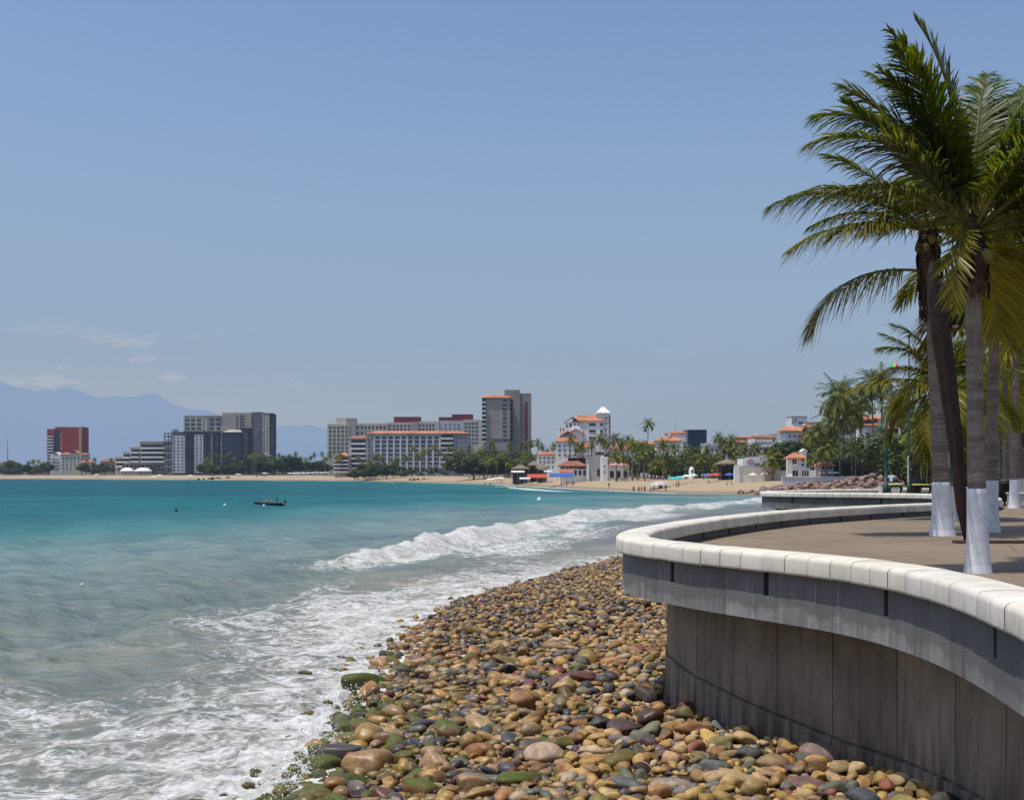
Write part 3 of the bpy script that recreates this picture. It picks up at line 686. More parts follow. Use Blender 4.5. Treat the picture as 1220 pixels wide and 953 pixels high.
# angular rocks of the groynes
m_rock = stone_mat('groyne_rock')
rock_lib = []
for k in range(10):
    V, Fc = stone_shape(2, (1, .8, .72), np.random.default_rng(50+k), 1.0); C = np.tile(np.array([((.30, .20, .17), (.25, .175, .155), (.33, .24, .20), (.19, .135, .12))[k % 4] + (0,)]), (len(V), 1))
    rock_lib.append(mesh_np('rock', V, Fc, m_rock, False, C))
dark_lib = []
for k in range(6):
    V, Fc = stone_shape(1, (1, .8, .72), np.random.default_rng(90+k), 1.0); C = np.tile(np.array([((.10, .075, .055), (.15, .105, .075), (.20, .14, .10))[k % 3] + (0,)]), (len(V), 1))
    dark_lib.append(mesh_np('rock', V, Fc, m_rock, False, C))
def rock_pile(lib, pts, group, desc, cat='rock'):
    pts.sort(key=lambda p: p[0]/p[1])
    for k, (X, Y, Z, s) in enumerate(pts):
        o = link('rock', lib[k % len(lib)]); o.location = (X, Y, Z); o.rotation_euler = (random.uniform(-.4, .4), random.uniform(-.4, .4), random.uniform(0, 6)); o.scale = (s*random.uniform(.8, 1.3), s, s*random.uniform(.8, 1.1))
        tag(o, desc, cat, group)
pts = []
for k in range(285):
    t = random.random()**.8; X = 51 + 62*t; hgt_ = .4 + 4.1*min(1, t*2.0); u_ = random.uniform(-1.5, .5); Y = 277 + u_*9*(.35+min(1, t*2)) - 14*t; Z = hgt_*max(.06, 1-max(0, -u_)*.66)*random.uniform(.75, 1)
    pts.append((X, Y, Z, random.uniform(.7, 1.35)))
rock_pile(rock_lib, pts, 'pinkish rocks of the groyne', 'rough pinkish rock heaped on the groyne beyond the sea wall')
mbp = MB(); mbp.add([(50, 276, -.5), (56, 268, .0), (76, 262, .4), (118, 258, .6), (125, 285, 4.0), (80, 282, 3.5), (62, 283, 2.2)], [(0, 1, 6), (1, 2, 5, 6), (2, 3, 4, 5)])
tag(mbp.build('groyne_core', mat('groyne_earth', (.17, .12, .10), .95, .4, .8), None), kind='structure')
pts = []
for k in range(42):
    t = random.random(); px = 488+58*t; D = 715; pts.append((wx(px, D), D+random.uniform(-3, 3), random.uniform(-.1, 1.6)*(1-.6*t)+.2, random.uniform(.9, 1.9)))
rock_pile(dark_lib, pts, 'dark rocks of the short breakwater', 'dark brown rock in the short breakwater before the long hotel')
pts = []
for k in range(60):
    t = random.random(); px = 236+116*t; D = 905; pts.append((wx(px, D), D+random.uniform(-5, 5), random.uniform(0, 2.6)*math.sin(t*3.0)**.5+.1, random.uniform(1.0, 2.0)))
rock_pile(dark_lib, pts, 'reddish brown rocks of the far revetment', 'reddish brown rock in the far revetment below the unfinished tower')

# ------------------------------------------------------------------ palms
def leaf_mat(name, haze=0, trans=.43, rough=.42):
    m = bpy.data.materials.new(name); nt = nodes(m); b = principled(nt, rough, .35)
    at = nt.nodes.new('ShaderNodeAttribute'); at.attribute_name = 'Col'; oi = nt.nodes.new('ShaderNodeObjectInfo')
    k = nt.nodes.new('ShaderNodeMapRange'); k.inputs[3].default_value = .72; k.inputs[4].default_value = 1.25; L(nt, oi.outputs['Random'], k.inputs[0])
    g = nt.nodes.new('ShaderNodeNewGeometry')
    c = mixc(nt, 1.0, at.outputs['Color'], mixc(nt, noise(nt, g.outputs['Position'], 4, 4, .7), (.6, .62, .55), (1.35, 1.3, 1.25)), 'MULTIPLY')
    vm = nt.nodes.new('ShaderNodeVectorMath'); vm.operation = 'SCALE'; L(nt, c, vm.inputs[0]); L(nt, k.outputs[0], vm.inputs['Scale'])
    L(nt, vm.outputs[0], b.inputs['Base Color'])
    tr = nt.nodes.new('ShaderNodeBsdfTranslucent'); L(nt, mixc(nt, 1.0, vm.outputs[0], (1.25, 1.15, .55), 'MULTIPLY'), tr.inputs[0])
    mx = nt.nodes.new('ShaderNodeMixShader'); mx.inputs[0].default_value = trans; L(nt, b.outputs[0], mx.inputs[1]); L(nt, tr.outputs[0], mx.inputs[2])
    finish(nt, mx.outputs[0], haze); return m
m_leaf = leaf_mat('palm_leaf'); m_leaf_far = leaf_mat('town_foliage', HZL, .22, .6)
UP = np.array((0, 0, 1.0))
def unit(v): return v/np.linalg.norm(v)
GREEN = np.array((.085, .135, .016)); YEL = np.array((.34, .295, .024)); BRN = np.array((.20, .12, .055))
def frond(P0, az, el, Ln, droop, nl=92, lw=.045, ll=.98, seed=0, yellow=.2, sway=0.0, pw=1.4, tube=5, hang=.5, torn=.0):
    """a pinnate frond: az = compass angle (0 = +x, 90 = +y), el = start elevation, droop = total bend, all radians"""
    rg = np.random.default_rng(seed); n = 16; p = np.array(P0, float); pts = [p]; T = []
    for k in range(n):
        t = (k+.5)/n; e = el - droop*t**pw; a = az + sway*t*t
        d = np.array((math.cos(e)*math.cos(a), math.cos(e)*math.sin(a), math.sin(e))); T.append(d); p = p+d*Ln/n; pts.append(p)
    T.append(T[-1]); pts = np.array(pts); T = np.array(T)
    V = []; Q = []; C = []
    side0 = np.array((-math.sin(az), math.cos(az), 0))
    for k in range(n+1):               # midrib
        t = k/n; r = .034*(Ln/3.5)*(1-t)**.8+.006; s = unit(np.cross(T[k], UP)+side0*.02) if abs(T[k][2]) < .995 else side0; u_ = np.cross(s, T[k])
        for a in range(tube):
            an = 2*math.pi*a/tube; V.append(pts[k]+(s*math.cos(an)*1.3+u_*math.sin(an))*r); C.append(np.array((.20, .19, .045))*(1-.3*t)*(1-yellow*.2)+YEL*yellow*.4)
    for k in range(n):
        for a in range(tube): Q.append((k*tube+a, k*tube+(a+1) % tube, (k+1)*tube+(a+1) % tube, (k+1)*tube+a))
    for i in range(nl):
        t = .14+.855*((i+rg.uniform(-.3, .3))/nl); t = min(max(t, .12), .995)
        kf = t*n; k = min(int(kf), n-1); q = pts[k]*(1-(kf-k))+pts[k+1]*(kf-k); d = T[k]
        s = np.cross(d, UP); s = side0*-1 if np.linalg.norm(s) < .15 else unit(s); u_ = np.cross(s, d)
        prof = (math.sin(math.pi*min(1, .12+.80*t))**.6)*(1 if t < .8 else 1-.45*(t-.8)/.2)
        for sd_ in (-1, 1):
            if rg.random() < torn: continue
            al = math.radians(68-42*t+rg.uniform(-7, 7)); l = ll*prof*rg.uniform(.82, 1.12)
            dd = unit(d*math.cos(al)+s*sd_*math.sin(al)+u_*(.28-.25*rg.random()))
            wv = unit(d-dd*np.dot(d, dd)+u_*.25*rg.uniform(-1, 1)); base = len(V)
            yl = np.clip(yellow+rg.uniform(-.2, .2), 0, 1); hg = hang*rg.uniform(.6, 1.5)
            dry = rg.random() < .10+.25*yellow
            cc = GREEN*(1-yl)+YEL*yl; cc = cc*rg.uniform(.65, 1.35)
            for m_ in range(4):
                f_ = m_/3; pc = q+dd*l*f_ - UP*hg*l*f_*f_*(.7+.3*(1-abs(dd[2]))) ; wd = lw*(.55, 1.0, .8, .10)[m_]
                ct = cc*(1-.0*f_); ct = ct*(1-.75*f_*f_)+BRN*.75*f_*f_ if dry and m_ >= 2 else ct
                V += [pc-wv*wd/2, pc+wv*wd/2]; C += [ct, ct*.93]
            for m_ in range(3): Q.append((base+2*m_, base+2*m_+1, base+2*m_+3, base+2*m_+2))
    return np.array(V), np.array(Q), np.clip(np.array(C), 0, 1)

m_bark = bpy.data.materials.new('ringed_palm_bark'); nt = nodes(m_bark); b = principled(nt, .9, .2); g = nt.nodes.new('ShaderNodeNewGeometry'); pos = g.outputs['Position']
rn = noise(nt, scaled(nt, pos, (1.2, 1.2, 7)), 1.0, 5, .6); fn = noise(nt, scaled(nt, pos, (26, 26, 5)), 1.0, 5, .7)
c = mixc(nt, ramp(nt, rn, .3, .7), (.17, .14, .12), (.31, .265, .23)); c = mixc(nt, ramp(nt, fn, .4, .72, 0, .5), c, (.10, .08, .068))
L(nt, c, b.inputs['Base Color']); L(nt, bump(nt, math_n(nt, 'ADD', rn, fn), .5, .02), b.inputs['Normal']); finish(nt, b.outputs[0])
m_white = mat('limewashed_bark', (.74, .74, .75), .9, .10, 4.0, .15, spec=.1)
m_fibre = mat('dry_palm_fibre', (.085, .052, .036), .95, .5, 3, .8, streak=.5)
m_husk = mat('coconut_husk', (.17, .15, .04), .6, .3, 9)
def trunk_mesh(name, pts, rads, m, ring=.115, ringamp=.05, seed=0, nseg=18, wob=.0):
    rg = np.random.default_rng(seed); V = []; Q = []; pts = np.array(pts, float)
    s = np.concatenate([[0], np.cumsum(np.linalg.norm(np.diff(pts, axis=0), axis=1))]); q = 0; st_ = []
    while q < s[-1]:
        h = ring*rg.uniform(.6, 1.45); a = ringamp*rg.uniform(.3, 1.5); st_ += [(q, 1+a), (min(q+h*.82, s[-1]), 1-.1*a), (min(q+h*.97, s[-1]), 1-a*.75)]; q += h
    tl = np.zeros(2); tls = [rg.uniform(-1, 1, 2)*.04*(ringamp > .01) for _ in range(len(st_)//3+3)]
    for j_, (q, k) in enumerate(st_):
        c = np.array([np.interp(q, s, pts[:, i]) for i in range(3)]); r = np.interp(q, s, rads)*k
        tl = tls[(j_+1)//3]
        for a in range(nseg):
            an = 2*math.pi*a/nseg; rr_ = r*(1+wob*rg.uniform(-1, 1)); dx, dy = math.cos(an)*rr_, math.sin(an)*rr_
            V.append((c[0]+dx, c[1]+dy, c[2]+(dx*tl[0]+dy*tl[1])*2))
    n = len(st_)
    for i in range(n-1):
        for a in range(nseg): Q.append((i*nseg+a, i*nseg+(a+1) % nseg, (i+1)*nseg+(a+1) % nseg, (i+1)*nseg+a))
    return mesh_np(name, V, Q, m, True)
def big_palm(label, base, top, r0, r1, white, fr, skirt, seed, nuts=0, group=None):
    base = np.array(base, float); top = np.array(top, float); t = thing('coconut_palm', label, 'palm tree', tuple(base), 0, group)
    rel = top-base; ps_ = [np.array((rel[0]*(k/10)**1.25, rel[1]*(k/10)**1.25, rel[2]*k/10)) for k in range(11)]
    hs_ = [p[2] for p in ps_]; fl = lambda z: (r0*(1+.48*math.exp(-z/.38)) if z < 1.4 else r0+(r1-r0)*min(1, (z-1.4)/max(.5, rel[2]-1.4)))
    zt0 = max(0, white-.08); zz = np.linspace(zt0, rel[2], 14); pt_ = [np.array([np.interp(z, hs_, [p[k] for p in ps_]) for k in range(3)]) for z in zz]
    link('trunk', trunk_mesh('trunk', pt_, [fl(z)*.985 for z in zz], m_bark, .13, .017, seed, 20), t)
    if white:
        zz = np.linspace(0, white, 9); pw_ = [np.array([np.interp(z, hs_, [p[k] for p in ps_]) for k in range(3)]) for z in zz]
        link('painted_base', trunk_mesh('painted_base', pw_, [fl(z)*1.03+.008 for z in zz], m_white, .17, .0015, seed+5, 24, .0), t)
    if skirt:
        V = []; Q = []; rg = np.random.default_rng(seed+9)
        for k in range(150):     # frayed fibre and dead leaf bases wrapped round the neck
            an = rg.uniform(0, 6.28); z0 = rel[2]-rg.uniform(-.15, skirt*.75); l = rg.uniform(.35, .95)*min(1, skirt); rr_ = r1*rg.uniform(1.0, 1.5); w_ = rg.uniform(.03, .11)
            f_ = z0/rel[2]; cx, cy = rel[0]*f_**1.25, rel[1]*f_**1.25; b0 = len(V)
            for m_ in range(3):
                q = m_/2; ro = rr_+.10*math.sin(q*2.2)*rg.uniform(.5, 1.5); a2 = an+rg.uniform(-.1, .1); ww = w_*(1-.6*q)/ro
                for sgn in (-1, 1): V.append((cx+math.cos(a2+sgn*ww)*ro, cy+math.sin(a2+sgn*ww)*ro, z0-l*q))
            for m_ in range(2): Q.append((b0+2*m_, b0+2*m_+1, b0+2*m_+3, b0+2*m_+2))
        link('fibre_sheath', mesh_np('fibre_sheath', V, Q, m_fibre, False), t)
        link('crown_neck', trunk_mesh('crown_neck', [rel+np.array((0, 0, z)) for z in (-.55, -.2, .1, .35, .5)], [r1*1.02, r1*1.45, r1*1.5, r1*1.1, r1*.5], m_fibre, .09, .12, seed+2), t)
    for k in range(nuts):
        an = k*2.4+seed; V, Fc = ICO[2]; o = link('coconut', mesh_np('coconut', V*np.array((.11, .11, .14)), Fc, m_husk), t); o.location = tuple(rel+np.array((math.cos(an)*.26, math.sin(an)*.26, -.12-.1*(k % 3))))
    for k, a in enumerate(fr):
        kw = dict(a); az, el, Ln, dr = kw.pop('d'); o0 = np.array((math.cos(R(az))*.10, math.sin(R(az))*.10, .12+.25*max(0, math.sin(R(el)))))
        o0 = o0+np.array((0, 0, kw.pop('dz', 0)))
        V, Q, C = frond(rel+o0, R(az), R(el), Ln, R(dr), seed=seed*100+k, **kw)
        link('frond', mesh_np('frond', V, Q, m_leaf, False, C), t)
    return t
def FR(az, el, Ln, dr, **k): return dict(d=(az, el, Ln, dr), **k)
def fill(n, seed, L0, yel=(.1, .5), els=(70, -25), skip=None, **kw):
    rg = random.Random(seed); out = []
    for k in range(n):
        az = (k*137.5+rg.uniform(-15, 15)) % 360; f_ = k/max(1, n-1); el = els[0]+(els[1]-els[0])*f_+rg.uniform(-8, 8)
        if skip and skip(az, el): continue
        out.append(FR(az, el, L0*rg.uniform(.85, 1.1), 62+28*f_+rg.uniform(-12, 14), yellow=yel[0]+(yel[1]-yel[0])*f_+rg.uniform(-.08, .08), sway=rg.uniform(-.35, .35), **kw))
    return out
# near palm with the whitewashed foot
dA = 1.65*F/(682-HZ); A0 = (wx(1165, dA), dA, P); A1 = (wx(1158, dA), dA, wz(292, dA))
frA = [FR(150, 87, 3.7, 30, yellow=.35, ll=.8, hang=.08, pw=2.0), FR(182, 82, 3.5, 34, yellow=.06, ll=1.0), FR(170, 70, 3.4, 78, yellow=.12, ll=1.0), FR(190, 58, 3.3, 82, yellow=.2, ll=1.0), FR(60, 80, 3.1, 60, yellow=.1, ll=1.0), FR(20, 70, 3.8, 62, yellow=.12, ll=1.0), FR(35, 78, 3.7, 60, yellow=.08), FR(160, 66, 3.3, 36, yellow=.12, ll=1.1), FR(15, 64, 3.9, 75, yellow=.1), FR(186, 50, 3.0, 20, yellow=.12, ll=.6, pw=2.0, hang=.2),
       FR(350, 40, 3.9, 66, yellow=.2), FR(300, 55, 3.4, 85, yellow=.15), FR(335, 22, 3.5, 55, yellow=.35, torn=.2), FR(20, 24, 3.6, 75, yellow=.4), FR(95, 70, 3.6, 66, yellow=.1), FR(60, 40, 3.5, 80, yellow=.25), FR(115, 76, 3.2, 44, yellow=.08),
       FR(200, 76, 3.2, 34, yellow=.08, ll=1.0), FR(10, -8, 2.8, 55, yellow=.6), FR(55, -16, 2.4, 55, yellow=.75), FR(195, 34, 2.7, 60, yellow=.25, ll=.8), FR(60, 82, 3.4, 46, yellow=.05), FR(320, 70, 3.3, 52, yellow=.1),
       FR(232, 30, 1.8, 128, yellow=.8, pw=.38, ll=.46, nl=46, hang=.15, torn=.3, sway=-.2),
       FR(70, 62, 3.6, 55, yellow=.08), FR(330, 66, 3.6, 50, yellow=.08), FR(140, 76, 3.4, 40, yellow=.06), FR(0, 80, 3.5, 50, yellow=.05), FR(175, 74, 3.0, 30, yellow=.1), FR(5, 48, 4.0, 60, yellow=.15), FR(25, 34, 3.9, 62, yellow=.25), FR(345, 8, 3.6, 55, yellow=.4), FR(320, 38, 3.6, 70, yellow=.2)]
big_palm('nearest coconut palm, tall grey trunk with pale blue-white painted foot behind the coping', A0, A1, .148, .125, 1.40, frA, 0.6, 3, 5)
# palm behind the leaning steel spike: its crown reaches far out over the wall
dB = 1.65*F/(638-HZ); B0 = (wx(1123, dB), dB, P); B1 = (wx(1106, dB), dB, wz(282, dB))
frB = [FR(186, 30, 4.5, 58, yellow=.2, ll=1.2, nl=96, hang=.6), FR(196, 8, 4.2, 44, yellow=.5, ll=1.1, nl=92, hang=.6), FR(178, 38, 3.9, 62, yellow=.2, ll=1.1), FR(190, 20, 3.3, 50, yellow=.35, ll=1.0), FR(174, 50, 3.4, 34, yellow=.15, ll=.9), FR(184, 4, 3.8, 84, yellow=.75, ll=1.2, nl=96, hang=.75, pw=1.6, dz=-1.05), FR(178, 16, 2.7, 52, yellow=.4, ll=.8),
       FR(240, 44, 3.0, 80, yellow=.25), FR(290, 30, 3.3, 80, yellow=.3), FR(330, 45, 3.5, 75, yellow=.1), FR(20, 40, 3.7, 75, yellow=.2), FR(60, 55, 3.5, 75, yellow=.1), FR(115, 55, 3.4, 70, yellow=.15), FR(100, 78, 3.6, 40, yellow=.05), FR(310, 0, 3.0, 60, yellow=.6), FR(10, 5, 3.5, 65, yellow=.6)]
big_palm('coconut palm with thick white foot and brown fibrous neck, fronds spread left over the wall', B0, B1, .225, .16, 1.42, frB, 2.2, 11, 6)
dC = 1.65*F/(634-HZ); C0 = (wx(1181, dC), dC, P); C1 = (wx(1186, dC), dC, wz(318, dC))
big_palm('coconut palm behind the nearest one, its trunk half hidden and crown yellowish', C0, C1, .165, .14, 1.45, fill(30, 5, 4.0, (.15, .85), skip=lambda az, el: 130 < az < 265 and el < 28), 1.0, 21, 4)
# young palm whose low fronds stick out left of the spike
dD = 43.0; D0 = (wx(1136, dD), dD, P); D1 = (wx(1132, dD), dD, wz(470, dD))
frD = [FR(180, 52, 3.1, 35, yellow=.35, ll=.7), FR(183, 18, 3.7, 48, yellow=.5, ll=.8), FR(165, 70, 3.0, 50, yellow=.2)] + fill(13, 8, 2.9, (.2, .7))
big_palm('short coconut palm behind the spike whose low fronds reach left across the lamp post', D0, D1, .16, .13, 1.2, frD, .6, 31)
# palms lining the promenade on the right
rowp = [(1199, 66, 415, 1196), (1208, 58, 372, 1212), (1216, 72, 440, 1210), (1224, 62, 400, 1226), (1204, 88, 470, 1203), (1240, 70, 430, 1238), (1190, 98, 455, 1188), (1232, 95, 470, 1230), (1170, 108, 470, 1168), (1146, 120, 490, 1146)]
protoF = {}
def promenade_palm(k, px0, d, pyt, px1):
    b0 = np.array((wx(px0, d), d, P)); t1 = np.array((wx(px1, d), d, wz(pyt, d)))
    big_palm(LBL_ROW[k], b0, t1, .19, .14, 1.35, fill(16, 40+k, 3.7, (.25, .85), nl=34, lw=.062), .8, 41+k, 0, 'palms in the row along the promenade')
LBL_ROW = ['promenade palm with a white painted foot just left of the litter bin person', 'slender promenade palm leaning right with white foot beside the low white planter', 'third white-footed palm behind the planter at the right frame edge', 'promenade palm cut by the right frame edge with tall yellowish crown',
           'smaller promenade palm farther back directly behind the black litter bin', 'promenade palm mostly outside the right frame edge, fronds reaching in', 'distant promenade palm between the whitewashed trunk and the litter bin', 'back promenade palm at the right edge with a low crown', 'far promenade palm seen behind the nearest trunk', 'far promenade palm seen between the spike and the nearest trunk']
for k, a in enumerate(rowp): promenade_palm(k, *a)

# prototypes for the palms and trees in the distance: copies share these meshes
def merge(parts):
    V = []; Q = []; C = []; o = 0
    for v, q, c in parts: V.append(v); Q.append(q+o); C.append(c); o += len(v)
    return np.concatenate(V), np.concatenate(Q), np.concatenate(C)
def palm_crown(seed, nf=24, nl=13, lw=.17, Ln=3.3, yel=(.05, .55), low=30):
    rg = random.Random(seed); ps_ = []
    for k in range(nf):
        f_ = k/(nf-1); az = k*137.5+rg.uniform(-18, 18); el = 78-(78+low)*f_+rg.uniform(-9, 9)
        ps_.append(frond((0, 0, 0), R(az), R(el), Ln*rg.uniform(.8, 1.12), R(55+30*f_+rg.uniform(-12, 12)), nl, lw, .85, seed*50+k, min(1, max(0, yel[0]+(yel[1]-yel[0])*f_**1.5+rg.uniform(-.06, .1))), rg.uniform(-.4, .4), 1.3, 3, .6))
    V, Q, C = merge(ps_); return mesh_np('crown', V, Q, m_leaf_far, False, C)
crowns = [palm_crown(s, yel=y_) for s, y_ in ((1, (.0, .35)), (2, (.1, .6)), (3, (.0, .25)), (4, (.2, .8)), (5, (.05, .45)))]
crowns_near = [palm_crown(60+s, 30, 26, .085, 3.6, (.0, .6), 50) for s in range(3)]
m_trunk_far = mat('far_palm_trunk', (.20, .165, .14), .9, .3, .9, haze=HZL)
def far_trunk(seed):
    rg = random.Random(seed); a = rg.uniform(-.10, .10); b_ = rg.uniform(-.06, .06)
    pts = [(a*t*t, b_*t*t, t) for t in (0, .15, .35, .6, .8, 1)]
    mb = MB().tube([(p[0]*8, p[1]*8, p[2]) for p in pts], [.26, .2, .17, .15, .14, .13], 7)
    o = mb.build('trunk', m_trunk_far, None, True); me = o.data; bpy.data.objects.remove(o); return me, (a*8, b_*8)
trunks = [far_trunk(s) for s in range(6)]
def far_palm(X, Y, ztop, label, group, rnd, cset=None, sc_=1.0):
    z0 = max(gz(X, Y), .5) if Y > 150 else P
    h = max(2.2, ztop-z0-2.2*sc_); t = thing('coconut_palm', label, 'palm tree', (X, Y, z0), rnd.uniform(0, 6.28), group)
    me, lean = trunks[rnd.randrange(6)]; tr = link('trunk', me, t); tr.scale = (1, 1, h)
    cset = cset or crowns; c = link('crown', cset[rnd.randrange(len(cset))], t); c.location = (lean[0], lean[1], h); s = sc_*rnd.uniform(.88, 1.12); c.scale = (s, s, s*rnd.uniform(.9, 1.1)); c.rotation_euler = (0, 0, rnd.uniform(0, 6.28))
    return t
def leafy(seed, n=1700, q=.5, colr=(.042, .07, .015), sq=.8):
    rg = np.random.default_rng(seed); lob = [(rg.uniform(-1, 1, 3)*np.array((1.7, 1.7, 1.0))+np.array((0, 0, .6)), rg.uniform(.8, 1.5)) for _ in range(9)]
    V = []; Q = []; C = []
    for k in range(n):
        c, r = lob[rg.integers(9)]; d = unit(rg.normal(size=3)); p = c+d*r*rg.uniform(.55, 1.05)**.6*np.array((1, 1, sq)); nn = unit(d+rg.normal(size=3)*.6); a = unit(np.cross(nn, rg.normal(size=3))); b_ = np.cross(nn, a); s = q*rg.uniform(.5, 1.1)*.5
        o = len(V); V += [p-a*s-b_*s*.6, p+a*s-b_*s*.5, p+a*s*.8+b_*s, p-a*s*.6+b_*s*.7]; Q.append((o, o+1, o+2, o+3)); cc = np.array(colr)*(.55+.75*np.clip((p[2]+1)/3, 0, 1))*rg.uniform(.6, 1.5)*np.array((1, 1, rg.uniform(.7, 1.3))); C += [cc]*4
    return mesh_np('crown', np.array(V), np.array(Q), m_leaf_far, False, np.array(C))
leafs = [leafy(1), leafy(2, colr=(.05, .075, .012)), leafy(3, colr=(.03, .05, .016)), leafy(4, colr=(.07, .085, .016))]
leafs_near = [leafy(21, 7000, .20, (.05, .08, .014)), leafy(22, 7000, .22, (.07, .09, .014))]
def far_tree(X, Y, ztop, label, group, rnd, wid=1.0):
    z0 = max(gz(X, Y), .5); h = max(2.0, ztop-z0); s = h/4.6
    t = thing('leafy_tree', label, 'tree', (X, Y, z0), rnd.uniform(0, 6.28), group)
    tr = link('trunk', trunks[rnd.randrange(6)][0], t); tr.scale = (s, s, h*.55)
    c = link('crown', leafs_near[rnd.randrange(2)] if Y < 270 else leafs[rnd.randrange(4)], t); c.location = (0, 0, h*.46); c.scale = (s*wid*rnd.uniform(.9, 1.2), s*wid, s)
def clump(kind, n, px0, px1, D, top, where, seed, adj='', jit=.06, **kw):
    """n trees between two photo columns at distance D; top = (lo, hi) crown rows"""
    rnd = random.Random(seed); ps_ = sorted(px0+(px1-px0)*((k+rnd.uniform(.1, .9))/n) for k in range(n))
    nm = 'coconut palm' if kind == 'palm' else 'leafy tree'; grp = ('palms ' if kind == 'palm' else 'trees ')+where
    for k, px in enumerate(ps_):
        d = D*(1+rnd.uniform(-jit, jit)); zt_ = wz(rnd.uniform(*top), d)
        pos_ = ordinal(k, n); lab = '%s%s %s, %s' % (adj, nm, where, pos_) if n > 1 else '%s%s %s' % (adj, nm, where)
        (far_palm if kind == 'palm' else far_tree)(wx(px, d), d, zt_, lab, grp, rnd, **kw)

# ------------------------------------------------------------------ things on the promenade
m_rust = mat('rusted_steel', (.026, .014, .010), .7, .45, 1.6, .3, streak=.5)
m_teal = mat('teal_paint', (.012, .05, .046), .45, .25, 4)
m_black = mat('black_paint', (.018, .02, .02), .5, .3, 5)
m_concw = mat('white_concrete', (.62, .60, .55), .8, .12, 1.4, .2)
dS = 28.8
t = thing('steel_spike', 'leaning dark rusty steel spike tapering down to a point between the palms', 'sculpture', (wx(1152, dS), dS, P))
k = dS/F
secs = [(0, 0, .05, .05), (-6*k, 40*k, .13, .09), (-14*k, 120*k, .18, .12), (-24*k, 200*k, .22, .15), (-31*k, 248*k, .24, .16), (-37*k, 292*k, .20, .15), (-41*k, 322*k, .12, .10), (-42*k, 336*k, .03, .03)]
V = []
for sx_, sz_, hw, hd in secs: V += [(sx_-hw, -hd*.4, sz_), (sx_-hw*.15, -hd, sz_), (sx_+hw, -hd*.25, sz_), (sx_+hw*.9, hd, sz_), (sx_-hw*.8, hd, sz_)]
Q = [(a*5+e, a*5+(e+1) % 5, (a+1)*5+(e+1) % 5, (a+1)*5+e) for a in range(len(secs)-1) for e in range(5)]
mb = MB().add(V, Q+[tuple(range(5)), tuple(5*(len(secs)-1)+e for e in range(5))]); bevel(mb.build('spike', m_rust, t), .012)
mb = MB().box(-.30, 1.45, -.12, .16, 0.003, .07); bevel(mb.build('base_plate', mat('rusty_plate', (.10, .06, .04), .8, .3, 3), t), .01)
# lamp with fluted bell shade behind the spike
dl = 36.0
t = thing('street_lamp', 'green street lamp with fluted bell shade half hidden behind the nearest trunk', 'street lamp', (wx(1131, dl), dl, P))
zt_ = wz(345, dl)-P; mb = MB().tube([(0, 0, 0), (0, 0, .5), (0, 0, .52), (0, 0, zt_)], [.11, .11, .06, .05], 10); mb.build('pole', m_teal, t, True)
cx = (1138-1131)/F*dl
mb = MB().tube([(0, 0, zt_-.05), (.02, 0, zt_+.2), (cx*.6, 0, zt_+.3), (cx, 0, zt_+.2), (cx, 0, zt_-.05)], .03, 8); mb.build('arm', m_teal, t, True)
n = 28; V = []; zs = [0, -.12, -.35, -.7, -1.02, -1.10]; rsd = [.06, .17, .26, .30, .35, .43]
for z_, r_ in zip(zs, rsd):
    for a in range(n*2): an = math.pi*a/n; rr_ = r_*(1+(.05 if a % 2 else -.04)*(z_ < -.05)); V.append((cx+math.cos(an)*rr_, math.sin(an)*rr_, zt_+z_))
Q = [(i*2*n+a, i*2*n+(a+1) % (2*n), (i+1)*2*n+(a+1) % (2*n), (i+1)*2*n+a) for i in range(len(zs)-1) for a in range(2*n)]
o = MB().add(V, Q).build('lamp_shade', mat('dark_green_enamel', (.03, .06, .055), .5, .3, 5), t)
V, Fc = ICO[2]; o2 = link('bulb', mesh_np('bulb', V*np.array((.14, .14, .2)), Fc, mat('frosted_glass', (.6, .6, .56), .3)), o); o2.location = (cx, 0, zt_-.95)
# teal posts beyond the second bay
def post(px, d, py_top, label, thick, lantern):
    t = thing('lamp_post', label, 'lamp post', (wx(px, d), d, P)); zt_ = wz(py_top, d)-P
    MB().tube([(0, 0, 0), (0, 0, .9), (0, 0, .92), (0, 0, 2.6), (0, 0, zt_)], [thick*1.6, thick*1.5, thick, thick*.9, thick*.55], 10).build('pole', m_teal, t, True)
    MB().lathe([(thick*2.3, 0), (thick*2.3, .12), (thick*1.7, .25), (thick*1.6, .5)], 12).build('pole_base', m_black, t, True)
    if lantern:
        zl = wz(508, d)-P; MB().tube([(0, 0, zl+.2), (-.2, 0, zl+.35), (-.38, 0, zl+.25)], .03, 6).build('arm', m_teal, t, True)
        MB().lathe([(.02, .2), (.12, .1), (.14, .0), (.12, -.24), (.06, -.28)], 10, (-.38, 0, zl)).build('lantern', mat('green_lantern_glass', (.06, .22, .13), .3), t, True)
    else:
        MB().lathe([(.02, .25), (.09, .12), (.1, 0), (.04, -.06)], 10, (0, 0, zt_)).build('finial', m_teal, t, True)
post(1055.5, 84, 492, 'dark teal lamp post with a green lantern in front of the seated man', .13, True)
post(1083, 86, 402, 'very tall thin teal pole beside the bronze figure', .10, False)
